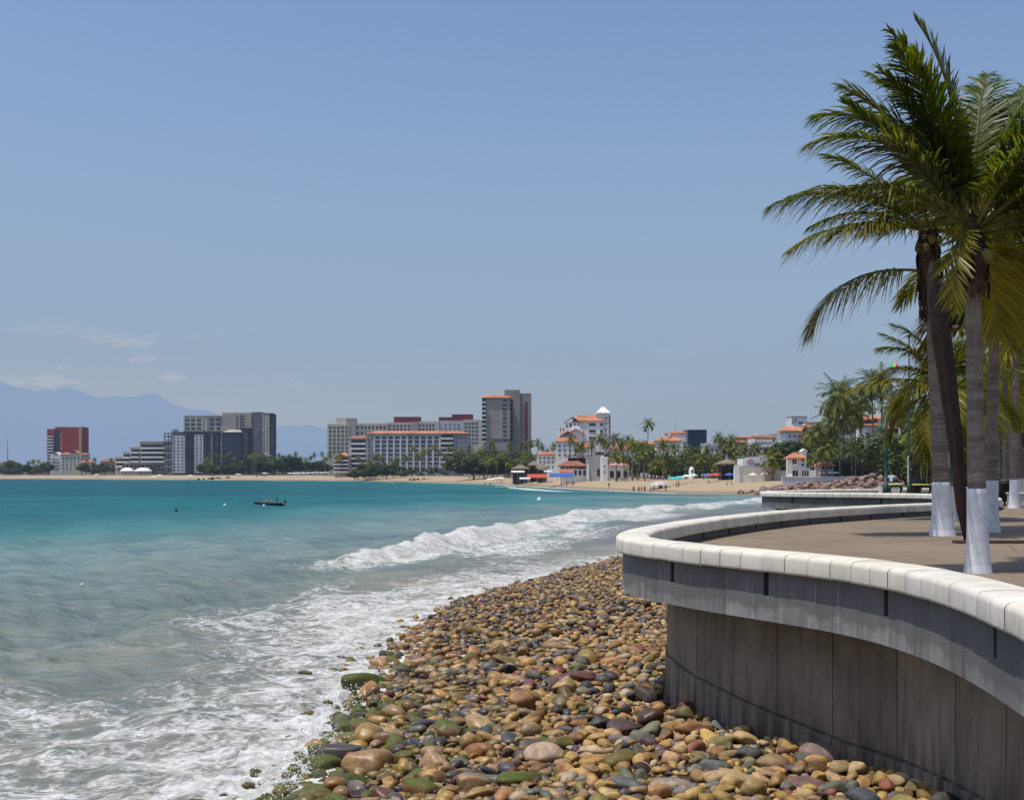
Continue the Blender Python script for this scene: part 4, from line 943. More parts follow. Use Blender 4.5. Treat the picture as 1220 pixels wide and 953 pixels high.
# bronze figure and people: one skinned body each
def figure_mesh(J, E, rad, mats, jm, sub=1):
    """J joint positions, E bones, rad radii, jm material index per joint; one continuous body"""
    me = bpy.data.meshes.new('body'); me.from_pydata(J, E, []); o = bpy.data.objects.new('tmp', me); COL.objects.link(o)
    sm = o.modifiers.new('s', 'SKIN'); sm.use_smooth_shade = True; sv_ = me.skin_vertices[0].data
    for i, r_ in enumerate(rad):
        rr_ = r_ if isinstance(r_, tuple) else (r_, r_); sv_[i].radius = rr_
    sv_[0].use_root = True
    ss = o.modifiers.new('u', 'SUBSURF'); ss.levels = sub; ss.render_levels = sub
    dg = bpy.context.evaluated_depsgraph_get(); out = bpy.data.meshes.new_from_object(o.evaluated_get(dg)); bpy.data.objects.remove(o)
    out.name = 'person'; out.materials.clear()
    for m in mats: out.materials.append(m)
    JJ = np.array(J, float); cs_ = np.array([p.center[:] for p in out.polygons])
    idx = np.argmin(((cs_[:, None]-JJ[None])**2).sum(2), 1); out.polygons.foreach_set('material_index', [jm[i] for i in idx])
    out.polygons.foreach_set('use_smooth', [True]*len(out.polygons)); out.update(); return out
def body(pose='stand', arms=((.22, .02, 1.12), (.23, -.08, .90), (-.22, .02, 1.12), (-.23, -.08, .90)), stride=.0, fingers=False, bend=0):
    """joints of a 1.7 m body facing -y"""
    if pose == 'sit':
        leg = lambda s: [(s*.10, 0, .50), (s*.13, -.42, .50), (s*.12, -.40, .08), (s*.12, -.54, .03)]; dz = -.42
    else:
        leg = lambda s: [(s*.09, 0, .88), (s*.10, -.04+s*stride*.5, .48), (s*.10, s*stride+.03, .08), (s*.11, s*stride-.13, .03)]; dz = 0
    J = [(0, 0, .95+dz), (0, .01-bend*.1, 1.15+dz), (0, .0-bend*.25, 1.33+dz), (0, -.005-bend*.35, 1.45+dz), (0, -.01-bend*.42, 1.53+dz), (0, -.025-bend*.48, 1.60+dz), (0, -.02-bend*.5, 1.70+dz)]
    E = [(0, 1), (1, 2), (2, 3), (3, 4), (4, 5), (5, 6)]; rad = [(.15, .11), (.125, .095), (.15, .105), (.07, .065), (.055, .055), (.082, .095), (.07, .08)]; jm = [1, 0, 0, 2, 2, 2, 3]
    for s, (e_, w_) in ((1, arms[:2]), (-1, arms[2:])):
        i = len(J); J += [(s*.175, 0-bend*.25, 1.39+dz), (e_[0], e_[1], e_[2]+dz), (w_[0], w_[1], w_[2]+dz)]; E += [(2, i), (i, i+1), (i+1, i+2)]; rad += [.06, .045, .032]; jm += [0, 2, 2]
        v = Vector(w_)-Vector(e_); v.normalize(); a = len(J); pm = Vector((w_[0], w_[1], w_[2]+dz))+v*.07; J.append(tuple(pm)); E.append((i+2, a)); rad.append((.038, .022)); jm.append(2)
        if fingers:
            pr = v.cross(Vector((0, 0, 1))); pr = pr.normalized() if pr.length > .1 else Vector((0, 1, 0))
            for q, (off_, ln_) in enumerate(((-.030, .075), (-.010, .088), (.010, .082), (.030, .062))):
                k0 = len(J); J += [tuple(pm+pr*off_+v*.045), tuple(pm+pr*off_*1.2+v*(.045+ln_*.5)-Vector((0, 0, .008))), tuple(pm+pr*off_*1.2+v*(.045+ln_)-Vector((0, 0, .025)))]; E += [(a, k0), (k0, k0+1), (k0+1, k0+2)]; rad += [.0095, .009, .007]; jm += [2]*3
            k0 = len(J); J += [tuple(pm-pr*.045-v*.01), tuple(pm-pr*.065+v*.03)]; E += [(a, k0), (k0, k0+1)]; rad += [.011, .009]; jm += [2]*2
    for s in (1, -1):
        i = len(J); J += leg(s); E += [(0, i), (i, i+1), (i+1, i+2), (i+2, i+3)]; rad += [.095, .062, .043, (.045, .03)]; jm += [1, 1 if pose == 'sit' else 2, 2, 4]
    return J, E, rad, jm
m_skin = mat('sunburnt_skin', (.30, .16, .10), .6, .12, 6); m_skin2 = mat('brown_skin', (.17, .09, .055), .6, .12, 6); m_hair = mat('dark_hair', (.015, .011, .009), .6); m_shoe = mat('dark_sandals', (.04, .03, .025), .7)
def cloth(n_, c): return mat(n_+'_cloth', c, .85, .15, 6)
J, E, rad, jm = body('sit', ((.36, .06, 1.16), (.44, -.02, .96), (-.42, -.08, 1.18), (-.66, -.16, 1.0)), fingers=True)
me = figure_mesh(J, E, rad, [cloth('pale blue vest', (.55, .60, .68)), cloth('navy shorts', (.05, .06, .10)), m_skin, m_hair, m_shoe], jm)
dM = 90; t = thing('ledge', 'white concrete ledge block under the seated person', 'ledge', (wx(1061, dM), dM, P)); bevel(MB().box(-.8, .8, -.35, .35, .003, .86).build('block', m_concw, t), .04); bevel(MB().box(-.85, .85, -.4, .4, .862, .93).build('slab', m_concw, t), .02)
o = link('person', me); o.location = (wx(1062, dM), dM, P+.50); o.rotation_euler = (0, 0, R(160)); tag(o, 'person in a pale sleeveless top sitting with one arm stretched out to the left', 'person')
J, E, rad, jm = body('stand', ((.26, .0, 1.12), (.20, -.18, 1.0), (-.26, .02, 1.12), (-.22, -.12, .92)), fingers=True)
me = figure_mesh(J, E, rad, [cloth('violet top', (.30, .27, .40)), cloth('dark trousers', (.03, .03, .04)), m_skin2, m_hair, m_shoe], jm)
dM = 66; o = link('person', me); o.location = (wx(1199.5, dM), dM, P); o.rotation_euler = (0, 0, R(10)); tag(o, 'person in a pale violet top standing behind the black litter bin', 'person')
J, E, rad, jm = body('stand', ((.24, .02, 1.12), (.22, -.14, .9), (-.24, .02, 1.12), (-.22, -.1, .9)), stride=.12)
me = figure_mesh(J, E, rad, [cloth('black top', (.02, .02, .025)), cloth('black trousers', (.02, .02, .02)), m_skin2, m_hair, m_shoe], jm)
dM = 70; o = link('person', me); o.location = (wx(1189.5, dM), dM, P); o.rotation_euler = (0, 0, R(-60)); tag(o, 'person in dark clothes standing left of the litter bin by the whitewashed trunk', 'person')
# bronze statue: long robed figure with a green head holding a rod out to the right
m_brz = mat('dark_bronze', (.022, .026, .028), .45, .4, 4, metal=.4); m_pat = mat('green_patina', (.06, .20, .16), .6, .3, 5)
dT = 84; t = thing('bronze_statue', 'dark bronze standing figure with a green head and outstretched arm on a pedestal', 'statue', (wx(1091, dT), dT, P), 0)
J, E, rad, jm = body('stand', ((.24, -.02, 1.16), (.46, -.10, 1.30), (-.21, .02, 1.12), (-.20, -.06, .9))); sc2 = 1.75
rad = list(rad)
for i in (0, 1): rad[i] = (.17, .14)
J = [tuple(v*sc2 for v in j) for j in J]; rad = [tuple(v*sc2 for v in r_) if isinstance(r_, tuple) else r_*sc2 for r_ in rad]
jm = [0]*len(J); jm[4:7] = [1, 1, 1]
o = link('body', figure_mesh(J, E, rad, [m_brz, m_pat], jm, 2), t); o.location = (0, 0, .60)
MB().lathe([(.20, 1.55), (.27, 1.2), (.33, .8), (.36, .62), (.30, .6)], 14, (0, 0, .05)).build('robe', m_brz, t, True)
MB().tube([(.84, -.2, 2.9), (1.05, -.2, 2.72), (1.2, -.2, 2.75)], [.03, .025, .02], 6).build('rod', m_pat, t, True)
MB().lathe([(.45, 0), (.45, .12), (.36, .16), (.34, .5), (.40, .56), (.40, .64)], 16).build('pedestal', m_brz, t, True)
bevel(MB().box(-.56, -.47, -.05, .05, 1.0, 2.85).build('white_panel', m_concw, t), .02)
# benches with yellow seats
m_yel = mat('yellow_painted_seat', (.55, .50, .17), .5, .2, 3)
for px0, px1, lab in ((1059, 1075, 'short black bench with yellow seat next to the lantern post'), (1087, 1110, 'longer black bench with yellow seat at the foot of the bronze figure')):
    d = 82; w_ = (px1-px0)/F*d; t = thing('bench', lab, 'bench', (wx((px0+px1)/2, d), d, P)); hh = .95
    MB().lathe([(0, hh), (w_*.5, hh-.01), (w_*.52, hh-.05), (w_*.5, hh-.10), (0, hh-.10)], 20).build('seat', m_yel, t, True).scale = (1, .55, 1)
    MB().lathe([(w_*.46, hh-.105), (w_*.45, hh-.2), (w_*.3, hh-.22)], 16).build('seat_frame', m_black, t, True).scale = (1, .55, 1)
    for s in (-1, 1):
        MB().tube([(s*w_*.40, 0, hh-.15), (s*w_*.44, 0, hh*.6), (s*w_*.36, 0, .3), (s*w_*.44, 0, 0)], [.10, .08, .06, .09], 8).build('leg', m_black, t, True)
# orange balloon on a string, litter bin, planter, parasail
t = thing('balloon', 'bright orange balloon floating beside the bronze figure', 'balloon', (wx(1104, 80), 80, P)); zb_ = wz(522.5, 80)-P
V, Fc = ICO[3]; o = link('envelope', mesh_np('envelope', V*np.array((.25, .25, .23)), Fc, mat('orange_rubber', (.70, .10, .03), .35, .05)), t); o.location = (0, 0, zb_)
MB().tube([(0, 0, .85), (.03, 0, 1.8), (0, 0, zb_-.22)], .006, 4).build('string', m_concw, t)
d = 62; t = thing('litter_bin', 'black litter bin hung on a post by the white-footed palms', 'litter bin', (wx(1197, d), d, P))
MB().tube([(0, 0, 0), (0, 0, .5)], .06, 8).build('post', m_black, t, True); MB().lathe([(.20, 0), (.20, .02), (.06, .03)], 12).build('foot_plate', m_black, t, True)
MB().lathe([(0, .22), (.28, .24), (.34, 1.10), (.37, 1.12), (.37, 1.20), (.31, 1.20), (.27, .35), (0, .34)], 18).build('bucket', m_black, t, True); bk_ = o = bpy.data.objects[[q for q in t.children if q.name.startswith('bucket')][0].name]
MB().lathe([(.30, 1.205), (.34, 1.26), (.22, 1.36), (.0, 1.40)], 18).build('lid', mat('dark_grey_lid', (.05, .05, .055), .5), bk_, True)
d = 60; t = thing('planter', 'low white concrete planter at the right frame edge', 'planter', (wx(1232, d), d, P))
pb_ = bevel(MB().box(-1.15, 1.3, -.5, .5, .003, .62).build('body', m_concw, t), .06, 3); bevel(MB().box(-1.2, 1.35, -.55, .55, .622, .72).build('rim', m_concw, pb_), .04, 3)
d = 900; t = thing('parasail', 'multicoloured parasail canopy flying high beyond the palm fronds', 'parasail', (wx(1065.5, d), d, wz(447, d)))
gm = [mat('parasail_'+n_, c, .6, .05, haze=HZL*2) for n_, c in (('yellow', (.75, .6, .04)), ('red', (.7, .04, .06)), ('black', (.03, .03, .04)), ('green', (.03, .45, .12)))]
MB().lathe([(0.02, 3.9), (1.2, 3.7), (2.3, 2.9), (3.1, 1.6), (3.4, 0)], 16, (0, 0, 5), mis=[0, 0, 1, 1, 1, 2, 2, 2, 3, 3, 3, 0, 1, 1, 2, 3]).build('canopy', gm, t, True)
mb = MB()
for a in range(8): mb.tube([(3.4*math.cos(a*.785), 3.4*math.sin(a*.785), 5), (0, 0, -3)], .02, 3)
mb.build('lines', m_black, t)

# ------------------------------------------------------------------ the town across the bay
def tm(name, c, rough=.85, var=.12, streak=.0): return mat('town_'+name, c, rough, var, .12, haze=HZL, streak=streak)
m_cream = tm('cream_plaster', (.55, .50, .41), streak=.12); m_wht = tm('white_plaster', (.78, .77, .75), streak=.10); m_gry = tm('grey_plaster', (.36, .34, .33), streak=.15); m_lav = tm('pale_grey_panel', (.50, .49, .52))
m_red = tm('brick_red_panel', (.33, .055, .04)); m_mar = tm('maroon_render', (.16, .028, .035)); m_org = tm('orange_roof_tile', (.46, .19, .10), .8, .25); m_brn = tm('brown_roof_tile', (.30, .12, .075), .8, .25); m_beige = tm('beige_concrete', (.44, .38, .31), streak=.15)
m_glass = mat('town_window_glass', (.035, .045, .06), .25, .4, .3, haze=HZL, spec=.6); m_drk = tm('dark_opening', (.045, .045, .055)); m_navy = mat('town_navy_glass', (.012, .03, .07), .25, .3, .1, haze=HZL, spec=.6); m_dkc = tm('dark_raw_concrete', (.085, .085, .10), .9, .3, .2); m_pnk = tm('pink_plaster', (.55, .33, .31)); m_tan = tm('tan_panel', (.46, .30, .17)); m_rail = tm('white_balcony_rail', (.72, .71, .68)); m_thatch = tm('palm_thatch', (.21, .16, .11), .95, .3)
class Bd:
    def __init__(s, label, D, px0, px1, base=None, name='hotel', cat='building', group=None):
        s.D = D; s.k = D/F; s.pc = (px0+px1)/2; X = wx(s.pc, D)
        s.z0 = (max(gz(X, D+4), 1.0) if base is None else base); s.t = thing(name, label, cat, (X, D, s.z0), 0, group)
    def X(s, px): return (px-s.pc)*s.k
    def Z(s, py): return H-(py-HZ)*s.k-s.z0
    def box(s, part, px0, px1, pt, pb=None, m=None, y=0, dp=14, label=None):
        zb_ = -.5 if pb is None else s.Z(pb); o = MB().box(s.X(px0), s.X(px1), y, y+dp, zb_, s.Z(pt)).build(part, m, s.t)
        if label: o['label'] = label
        return o
    def hip(s, part, px0, px1, pe, pr, m, y=0, dp=14, over=.8, ridge=.5, th=.35):
        x0, x1, z0, z1 = s.X(px0)-over, s.X(px1)+over, s.Z(pe), s.Z(pr); r = min((x1-x0)*.5*ridge, dp*.45+over); ym = y+dp/2
        mb = MB().add([(x0, y-over, z0), (x1, y-over, z0), (x1, y+dp+over, z0), (x0, y+dp+over, z0), (x0+r, ym, z1), (x1-r, ym, z1)], [(0, 1, 5, 4), (1, 2, 5), (2, 3, 4, 5), (3, 0, 4)])
        mb.box(x0, x1, y-over, y+dp+over, z0-th, z0-.01); return mb.build(part, m, s.t)
    def gable(s, part, px0, px1, pe, pr, m, y=0, dp=10, over=.6):
        x0, x1, z0, z1 = s.X(px0)-over, s.X(px1)+over, s.Z(pe), s.Z(pr); xm = (x0+x1)/2; t = .3
        mb = MB().add([(x0, y-over, z0), (xm, y-over, z1), (x1, y-over, z0), (x0, y+dp, z0), (xm, y+dp, z1), (x1, y+dp, z0), (x0, y-over, z0-t), (xm, y-over, z1-t), (x1, y-over, z0-t), (x0, y+dp, z0-t), (xm, y+dp, z1-t), (x1, y+dp, z0-t)],
                      [(0, 1, 4, 3), (1, 2, 5, 4), (6, 7, 10, 9), (7, 8, 11, 10), (0, 1, 7, 6), (1, 2, 8, 7), (0, 3, 9, 6), (2, 5, 11, 8)]); o = mb.build(part, m, s.t)
        return o
    def windows(s, px0, px1, pt, pb, nx, nz, fw=.6, fh=.55, m=None, y=0, part='window', sill=True, skip=None):
        cw, ch = (px1-px0)*s.k/nx, (pb-pt)*s.k/nz; w_, h_ = cw*fw/2, ch*fh/2
        mb = MB().box(-w_, w_, -.04, .2, -h_, h_, 0)
        if sill: mb.box(-w_*1.12, w_*1.12, -.14, -.05, -h_-.10, -h_+.06, 1)
        first = None
        for j in range(nz):
            for i in range(nx):
                if skip and skip(i, j): continue
                if first is None: first = o = mb.build(part, [m or m_glass, m_rail], s.t)
                else: o = first.copy(); COL.objects.link(o); o.parent = s.t
                o.location = (s.X(px0)+(i+.5)*cw, y, s.Z(pt)-(j+.5)*ch)
    def balconies(s, px0, px1, pt, pb, n, m=None, y=0, out=1.4, rail=.42, dark=True):
        ch = (pb-pt)*s.k/n; x0, x1 = s.X(px0), s.X(px1); first = None
        if dark: MB().box(x0+.05, x1-.05, y-.06, y+.2, s.Z(pb), s.Z(pt)).build('balcony_recess', m_drk, s.t)
        mb = MB().box(x0, x1, y-out, y-.07, 0, .22).box(x0, x1, y-out-.12, y-out-.003, 0, ch*rail)
        mb.box(x0, x0+.15, y-out+.002, y-.08, .23, ch*rail*.9); mb.box(x1-.15, x1, y-out+.002, y-.08, .23, ch*rail*.9)
        for j in range(n):
            if first is None: first = o = mb.build('balcony', m or m_rail, s.t)
            else: o = first.copy(); COL.objects.link(o); o.parent = s.t
            o.location = (0, 0, s.Z(pt)-(j+1)*ch)
    def fins(s, px0, px1, pt, pb, n, m, y=0, wd=.35, out=.5):
        first = None; h = (pb-pt)*s.k
        for i in range(n):
            if first is None: first = o = MB().box(-wd/2, wd/2, y-out, y-.02, 0, h).build('pilaster', m, s.t)
            else: o = first.copy(); COL.objects.link(o); o.parent = s.t
            o.location = (s.X(px0)+(s.X(px1)-s.X(px0))*i/max(1, n-1), 0, s.Z(pb))

# 1 red tower
b = Bd('tall brick red tower block with white balconies on its left edge', 1230, 56, 98, name='apartment_tower')
b.box('wall', 56, 65, 511, None, m_red, 0, 18); b.box('wall', 65.05, 97.8, 508.5, None, m_red, 1.2, 18); b.box('wall', 93.5, 97.0, 508.3, None, m_tan, .9, .28); b.box('parapet', 80, 96.5, 507.6, 508.9, m_wht, 1.1, 8)
b.windows(65.5, 71, 511, 551, 1, 10, .95, .97, m_navy, 1.15, 'window', False); b.balconies(57, 64, 517, 549, 9, out=1.2); b.windows(71.6, 73.6, 516, 536, 1, 5, .6, .35, m_rail, 1.18, 'window', False)
# 2
b = Bd('low cream apartment house with orange gabled roof in front of the red tower', 1185, 60, 103, name='apartment_house')
b.box('wall', 60, 72, 542, None, m_wht, .4, 12); b.gable('roof', 63, 70, 541.8, 538.5, m_wht, .2, 12, .2); b.box('wall', 72.1, 97, 541, None, m_cream, 0, 12); b.box('wall', 97.1, 103, 543.5, None, m_cream, 1, 10); b.hip('roof', 72.5, 82, 541, 539, m_org); b.gable('roof', 84, 93, 539.8, 536.2, m_org, -.5, 10); b.hip('roof', 95, 102.5, 541.8, 539.4, m_brn, 1, 10)
b.windows(61, 71, 545, 561, 4, 4, .5, .5); b.windows(73, 96, 544, 560, 5, 4, .35, .5); b.windows(97.5, 102, 545, 557, 2, 3, .5, .5, y=1); b.box('wall', 84.5, 92.6, 539.6, 541.2, m_cream, -.2, 8)
# 3 small houses
b = Bd('small house with bright orange hipped roof right of the cream apartment house', 1165, 96, 109, name='house'); b.box('wall', 97, 108, 551, None, m_cream); b.hip('roof', 97, 108, 550.5, 547.2, m_org); b.windows(97.5, 107.5, 553, 563, 4, 2)
b = Bd('brown roofed house between palms left of the stepped terrace hotel', 1150, 120, 135, name='house'); b.box('wall', 120.5, 134.5, 550, None, m_beige); b.hip('roof', 120, 135, 549.8, 546.2, m_brn); b.windows(121, 134, 552, 563, 4, 3)
b = Bd('low red roofed house with white front at the far left shore', 1250, -3, 20, name='house'); b.box('wall', -3, 20, 553, None, m_gry); b.hip('roof', -3, 18, 553, 549.5, m_mar); b.box('wall', 1.5, 11, 557.5, None, m_wht, -6, 5); b.windows(2, 10.5, 558.5, 566, 4, 2, y=-6)
b = Bd('thin radio mast on the far left shore', 1270, 8, 10, name='radio_mast', cat='mast')
MB().tube([(0, 0, 0), (0, 0, b.Z(545)), (0, 0, b.Z(520))], [.9, .5, .15], 5).build('mast', m_gry, b.t); [MB().box(-.9, .9, -.1, .1, b.Z(p_)-.1, b.Z(p_)+.1).build('crossbar', m_gry, b.t) for p_ in (524, 532, 541)]
# 4 stepped terrace hotel
b = Bd('stepped terrace hotel with white balcony bands rising to the right', 1085, 137, 198)
for px0, top in ((137, 544.5), (146.5, 538), (155, 532), (166, 526.3)):
    b.box('wall', px0, px0+ (32 if px0 == 166 else 11 if px0 > 150 else 9), top, None, m_beige, (px0-137)*.05, 16)
b.box('parapet', 166, 198, 525.6, 526.6, m_beige, .8, 14); b.balconies(167.5, 197.5, 529.5, 551, 4, y=1.4, out=2.0, rail=.38); b.balconies(156, 165.8, 535, 551, 3, y=.8, out=1.9, rail=.4); b.balconies(147, 154.8, 541, 551.5, 2, y=.4, out=1.8, rail=.4); b.balconies(138, 146.3, 546.5, 556.5, 2, y=0, out=1.8, rail=.4); b.windows(140, 196, 553, 562, 12, 2, .6, .7, m_drk, -.05)
b.box('roof_bulkhead', 155.5, 159.5, 531, 533, m_wht, 4, 6); b.box('roof_bulkhead', 166.3, 170, 525, 527, m_wht, 4, 6)
for k, (p0, p1, ln_) in enumerate(((143, 157, 'white open tent on the sand below the stepped terrace hotel'), (160, 178, 'long white beach pavilion below the stepped terrace hotel'))):
    b = Bd(ln_, 1030, p0, p1, name='pavilion', cat='pavilion'); b.hip('roof', p0, p1, 560.8, 557.2, m_wht, 0, 8, .4); [b.box('post', p_, p_+.5, 560.9, None, m_wht, y_, .3) for p_ in (p0+.3, p1-.8) for y_ in (0, 7.6)]
# 5 unfinished dark tower
b = Bd('dark unfinished tower with open raw concrete floors and pale panels', 1040, 194, 295, name='unfinished_tower')
b.box('core', 205, 294.6, 514.5, None, m_dkc, 1.5, 22)
for j in range(13): b.box('floor_slab', 194 if j < 12 else 200, 206, 515.5+j*4.0, 516.3+j*4.0, m_dkc if j % 2 else m_gry, .2, 16)
for p_ in (195.5, 199.5, 203): b.box('column', p_, p_+.9, 515, None, m_dkc, 1, .7)
b.box('wall', 204.2, 220, 519, 563.5, m_lav, .6, .85); b.box('wall', 231.5, 242, 517.5, 563.5, m_lav, .6, .85); b.windows(205, 219.5, 520, 562, 3, 11, .42, .42, m_navy, .58, sill=False); b.windows(232, 241.6, 518, 562, 2, 12, .42, .42, m_navy, .58, sill=False)
for p_ in (221.5, 226, 230, 244, 251.5, 258, 263): b.box('column', p_, p_+1.1, 514.6, None, m_gry if p_ in (251.5, 263) else m_dkc, .7, .7)
b.box('glass_wall', 265.5, 287, 515.8, 563, m_navy, .4, 1.0); b.windows(265.5, 287, 517, 562, 5, 12, .9, .35, m_dkc, .36, 'spandrel', False); b.hip('roof', 265, 287.5, 514.6, 511.6, m_beige, .2, 14, .3); b.hip('roof', 203, 211, 515, 511, m_dkc, 2, 6, .2); b.box('roof', 218, 263, 513.4, 515.2, m_dkc, .3, 16); b.box('wall', 287.2, 295, 509.5, None, m_drk, 3, 16)
b.windows(245, 263, 519, 560, 4, 12, .7, .6, m_drk, 1.42, sill=False); b.windows(221, 231, 519, 560, 2, 12, .8, .6, m_drk, 1.42, sill=False)
# 6, 7
b = Bd('cream hotel with dark window groups rising behind the unfinished tower', 1110, 219, 265); b.box('wall', 219, 247, 496, None, m_cream, 0, 18); b.box('wall', 247.05, 265, 495.6, None, m_cream, .9, 18); b.windows(220.3, 241, 498.5, 513, 3, 3, .68, .62); b.windows(248.5, 264, 497.8, 513, 2, 3, .68, .62, y=.9); b.fins(219.6, 241.5, 497, 513, 4, m_cream, 0, 1.0, .6); b.box('parapet', 218.8, 265.2, 494.9, 496.1, m_beige, -.4, 10)
b = Bd('tall beige tower with a dark grey vertical strip and a paler right side', 1105, 265, 324.5, name='hotel_tower')
b.box('wall', 265, 299.6, 491.6, None, m_beige, 0, 20); b.box('wall', 299.7, 311, 490.8, None, tm('taupe_panel', (.17, .15, .155)), .7, 20); b.box('wall', 311.1, 320.5, 492.4, None, m_cream, 1.5, 18); b.box('wall', 320.6, 324.3, 492.6, None, m_dkc, 2.2, 17); b.windows(281, 284, 494, 535, 1, 11, .8, .6, y=0); b.windows(285.5, 291.5, 494, 535, 1, 11, .9, .6, y=0); b.windows(313, 320, 496, 539, 2, 11, .45, .4, y=1.5); b.box('parapet', 313, 324.4, 492, 493.2, m_dkc, 1.2, 12); b.box('wall', 265.2, 280, 510.5, None, m_beige, -.5, .45); b.box('canopy', 314, 324, 542, 544, m_gry, -3, 6)
# 8 white hotel at the back with maroon plant rooms
b = Bd('long off-white grid-fronted hotel with maroon boxes on its roof', 980, 390, 575)
b.box('wall', 390, 416, 505, None, m_cream, 0, 22); b.box('wall', 416.1, 423.5, 504.6, None, m_gry, .6, 22); b.box('wall', 423.6, 461, 504.2, None, m_cream, 2, 22); b.box('wall', 461.1, 497.5, 503, None, m_cream, 3, 22); b.box('wall', 489.5, 497, 502.4, None, m_gry, 2.6, .35); b.box('wall', 497.6, 523, 501.8, None, m_cream, 4, 20); b.box('wall', 523.1, 551, 501, None, m_lav, 5, 20); b.box('wall', 551.1, 575, 499.8, None, m_cream, 4.5, 20)
b.windows(391, 415.5, 507, 541, 5, 7, .62, .56); b.windows(424, 460, 506, 519, 8, 2, .62, .6, y=2); b.windows(462, 489, 505, 514, 6, 2, .62, .6, y=3); b.windows(498, 518, 504, 514, 5, 2, .62, .6, y=4); b.windows(528, 549, 503.5, 513, 4, 2, .4, .45, y=5); b.windows(552.5, 570, 502, 530, 4, 6, .75, .5, y=4.5)
b.box('roof_house', 399.5, 412, 497.6, 505.5, m_cream, 4, 8); b.box('roof_house', 412.1, 423.5, 498, 505.2, tm('mauve_panel', (.30, .24, .27)), 4.4, 8); b.box('plant_room', 468, 500, 496, 504, m_mar, 8, 9); b.box('plant_room', 522, 540, 496.3, 502, m_mar, 8, 9); b.box('plant_room', 538, 563, 493, 501.5, m_mar, 7.4, 9)
# 9 front hotel
b = Bd('long grey-white beach hotel with an orange tiled eave and tall pillars', 850, 416, 559)
b.box('wall', 436, 531, 516, None, m_lav, 0, 16); b.box('wall', 531.1, 558, 516, None, m_lav, 1.5, 16); b.box('wall', 416, 439, 521.5, None, m_lav, -1.6, 15)
b.hip('roof', 436, 558, 516.2, 512.8, m_org, 0, 16, 1.2, .25); b.hip('roof', 416, 438.5, 521.8, 519.4, m_org, -1.6, 14, .9, .4)
b.windows(446, 524, 518.5, 555, 10, 7, .64, .58, y=0); b.balconies(525.5, 540, 518, 557, 7, y=0, out=1.4, rail=.40); b.balconies(419, 436, 524, 559, 6, y=-1.6, out=1.5, rail=.4); b.windows(542, 557, 519, 556, 3, 7, .3, .35, y=1.5); b.fins(446, 524, 520, 561, 11, m_wht, 0, .7, .7); b.windows(448, 523, 556, 562, 10, 1, .8, .9, m_drk, 0, 'opening', False)
b.box('wall', 441.5, 444.5, 515.5, 560, m_gry, -.5, .45); b.windows(437, 441, 523, 557, 1, 6, .6, .5, y=0)
b = Bd('low orange roofed beach house in front of the left end of the long hotel', 838, 397, 416, name='beach_house'); b.box('wall', 398, 415.5, 542.5, None, m_beige, 0, 10); b.hip('roof', 400.5, 414.5, 542.6, 539, m_org, 0, 9, .6); b.balconies(398, 415, 545, 563, 4, y=0, out=1.2, rail=.4)
# 10 tower
b = Bd('tall taupe tower with an orange roof edge on its balconied left side', 800, 574, 633.5, name='hotel_tower')
tw = tm('taupe_concrete', (.40, .345, .30), streak=.2); tw2 = tm('taupe_concrete_dark', (.30, .26, .225), streak=.2)
b.box('wall', 576, 607.5, 473.5, None, tw, 0, 16); b.hip('roof', 575, 607.6, 473.6, 469.8, m_org, -.6, 14, .5, .2); b.box('core', 601, 619.5, 464, None, tw2, 3, 14); b.box('wall', 619.6, 633.2, 468, None, tw2, 4.5, 15)
b.windows(625.5, 628.8, 478, 538, 1, 1, .9, 1.0, m_mar, 4.46, 'strip_window', False); b.balconies(574.2, 579, 475, 527, 10, y=0, out=1.5, rail=.36, dark=True); b.windows(598.5, 604, 475, 527, 1, 10, .9, .55, y=0); b.windows(607.6, 611.5, 475, 531, 1, 11, .9, .7, m_mar, 2.95, sill=False); b.windows(588, 595, 480, 527, 2, 8, .25, .25, m_gry, 0, sill=False); b.box('band', 576, 607.4, 523, 524.2, m_mar, -.3, .28)
# 11 white hotel with orange gables
b = Bd('white hotel stepping down in orange gabled roofs with a white pyramid-topped tower', 520, 660, 728.5)
b.box('wall', 683, 719, 500.8, None, m_wht, 1, 12); b.hip('roof', 684, 718, 500.9, 493.6, m_org, 1, 12, .5, .35); b.box('wall', 672.8, 691, 503.2, None, m_wht, -1.2, 9); b.gable('roof', 673, 691, 503, 496.6, m_org, -1.2, 9, .4); b.add = None
b.box('tower', 713, 726, 491.2, None, m_wht, 3, 4.2); b.hip('tower_roof', 711.5, 727.3, 491.3, 484, m_wht, 2.6, 5, .2, 1.0); b.windows(720, 725.5, 494, 536, 1, 6, .35, .3, y=3, part='window'); b.box('tower', 726.1, 728.3, 494, None, m_gry, 4, 3)
b.windows(701, 711, 501.5, 526, 1, 3, .8, .42, y=1); b.windows(714.5, 719, 501.5, 526, 1, 3, .7, .42, y=1); b.windows(678, 691, 503.4, 507.5, 3, 1, .45, .6, y=-1.2, sill=False)
b.box('wall', 665, 674.5, 506.4, None, m_wht, -1.6, 5); b.windows(666, 673, 508, 516, 2, 1, .4, .4, y=-1.6); b.box('wall', 674.6, 694, 511, None, m_wht, -2, 4); b.gable('roof', 676, 695, 517, 510.5, m_org, -2.6, 4, .3)
b.box('wall', 667.5, 684, 520, None, m_wht, -4.2, 4.5); b.gable('roof', 667, 684.5, 519.8, 513.6, m_org, -4.6, 5, .3); b.box('wall', 662, 688, 526, None, m_wht, -7, 5); b.hip('roof', 661.5, 688, 526.2, 521.4, m_org, -7, 5, .5, .6); b.windows(663, 687, 529, 545, 4, 3, .4, .4, y=-7); b.box('wall', 694.5, 707, 533, None, m_wht, -6, 8); b.hip('roof', 694.5, 707, 533, 527.6, m_org, -6, 7, .4, .7); b.windows(672.8, 682, 505, 511, 2, 1, .4, .5, y=-1.2, sill=False)
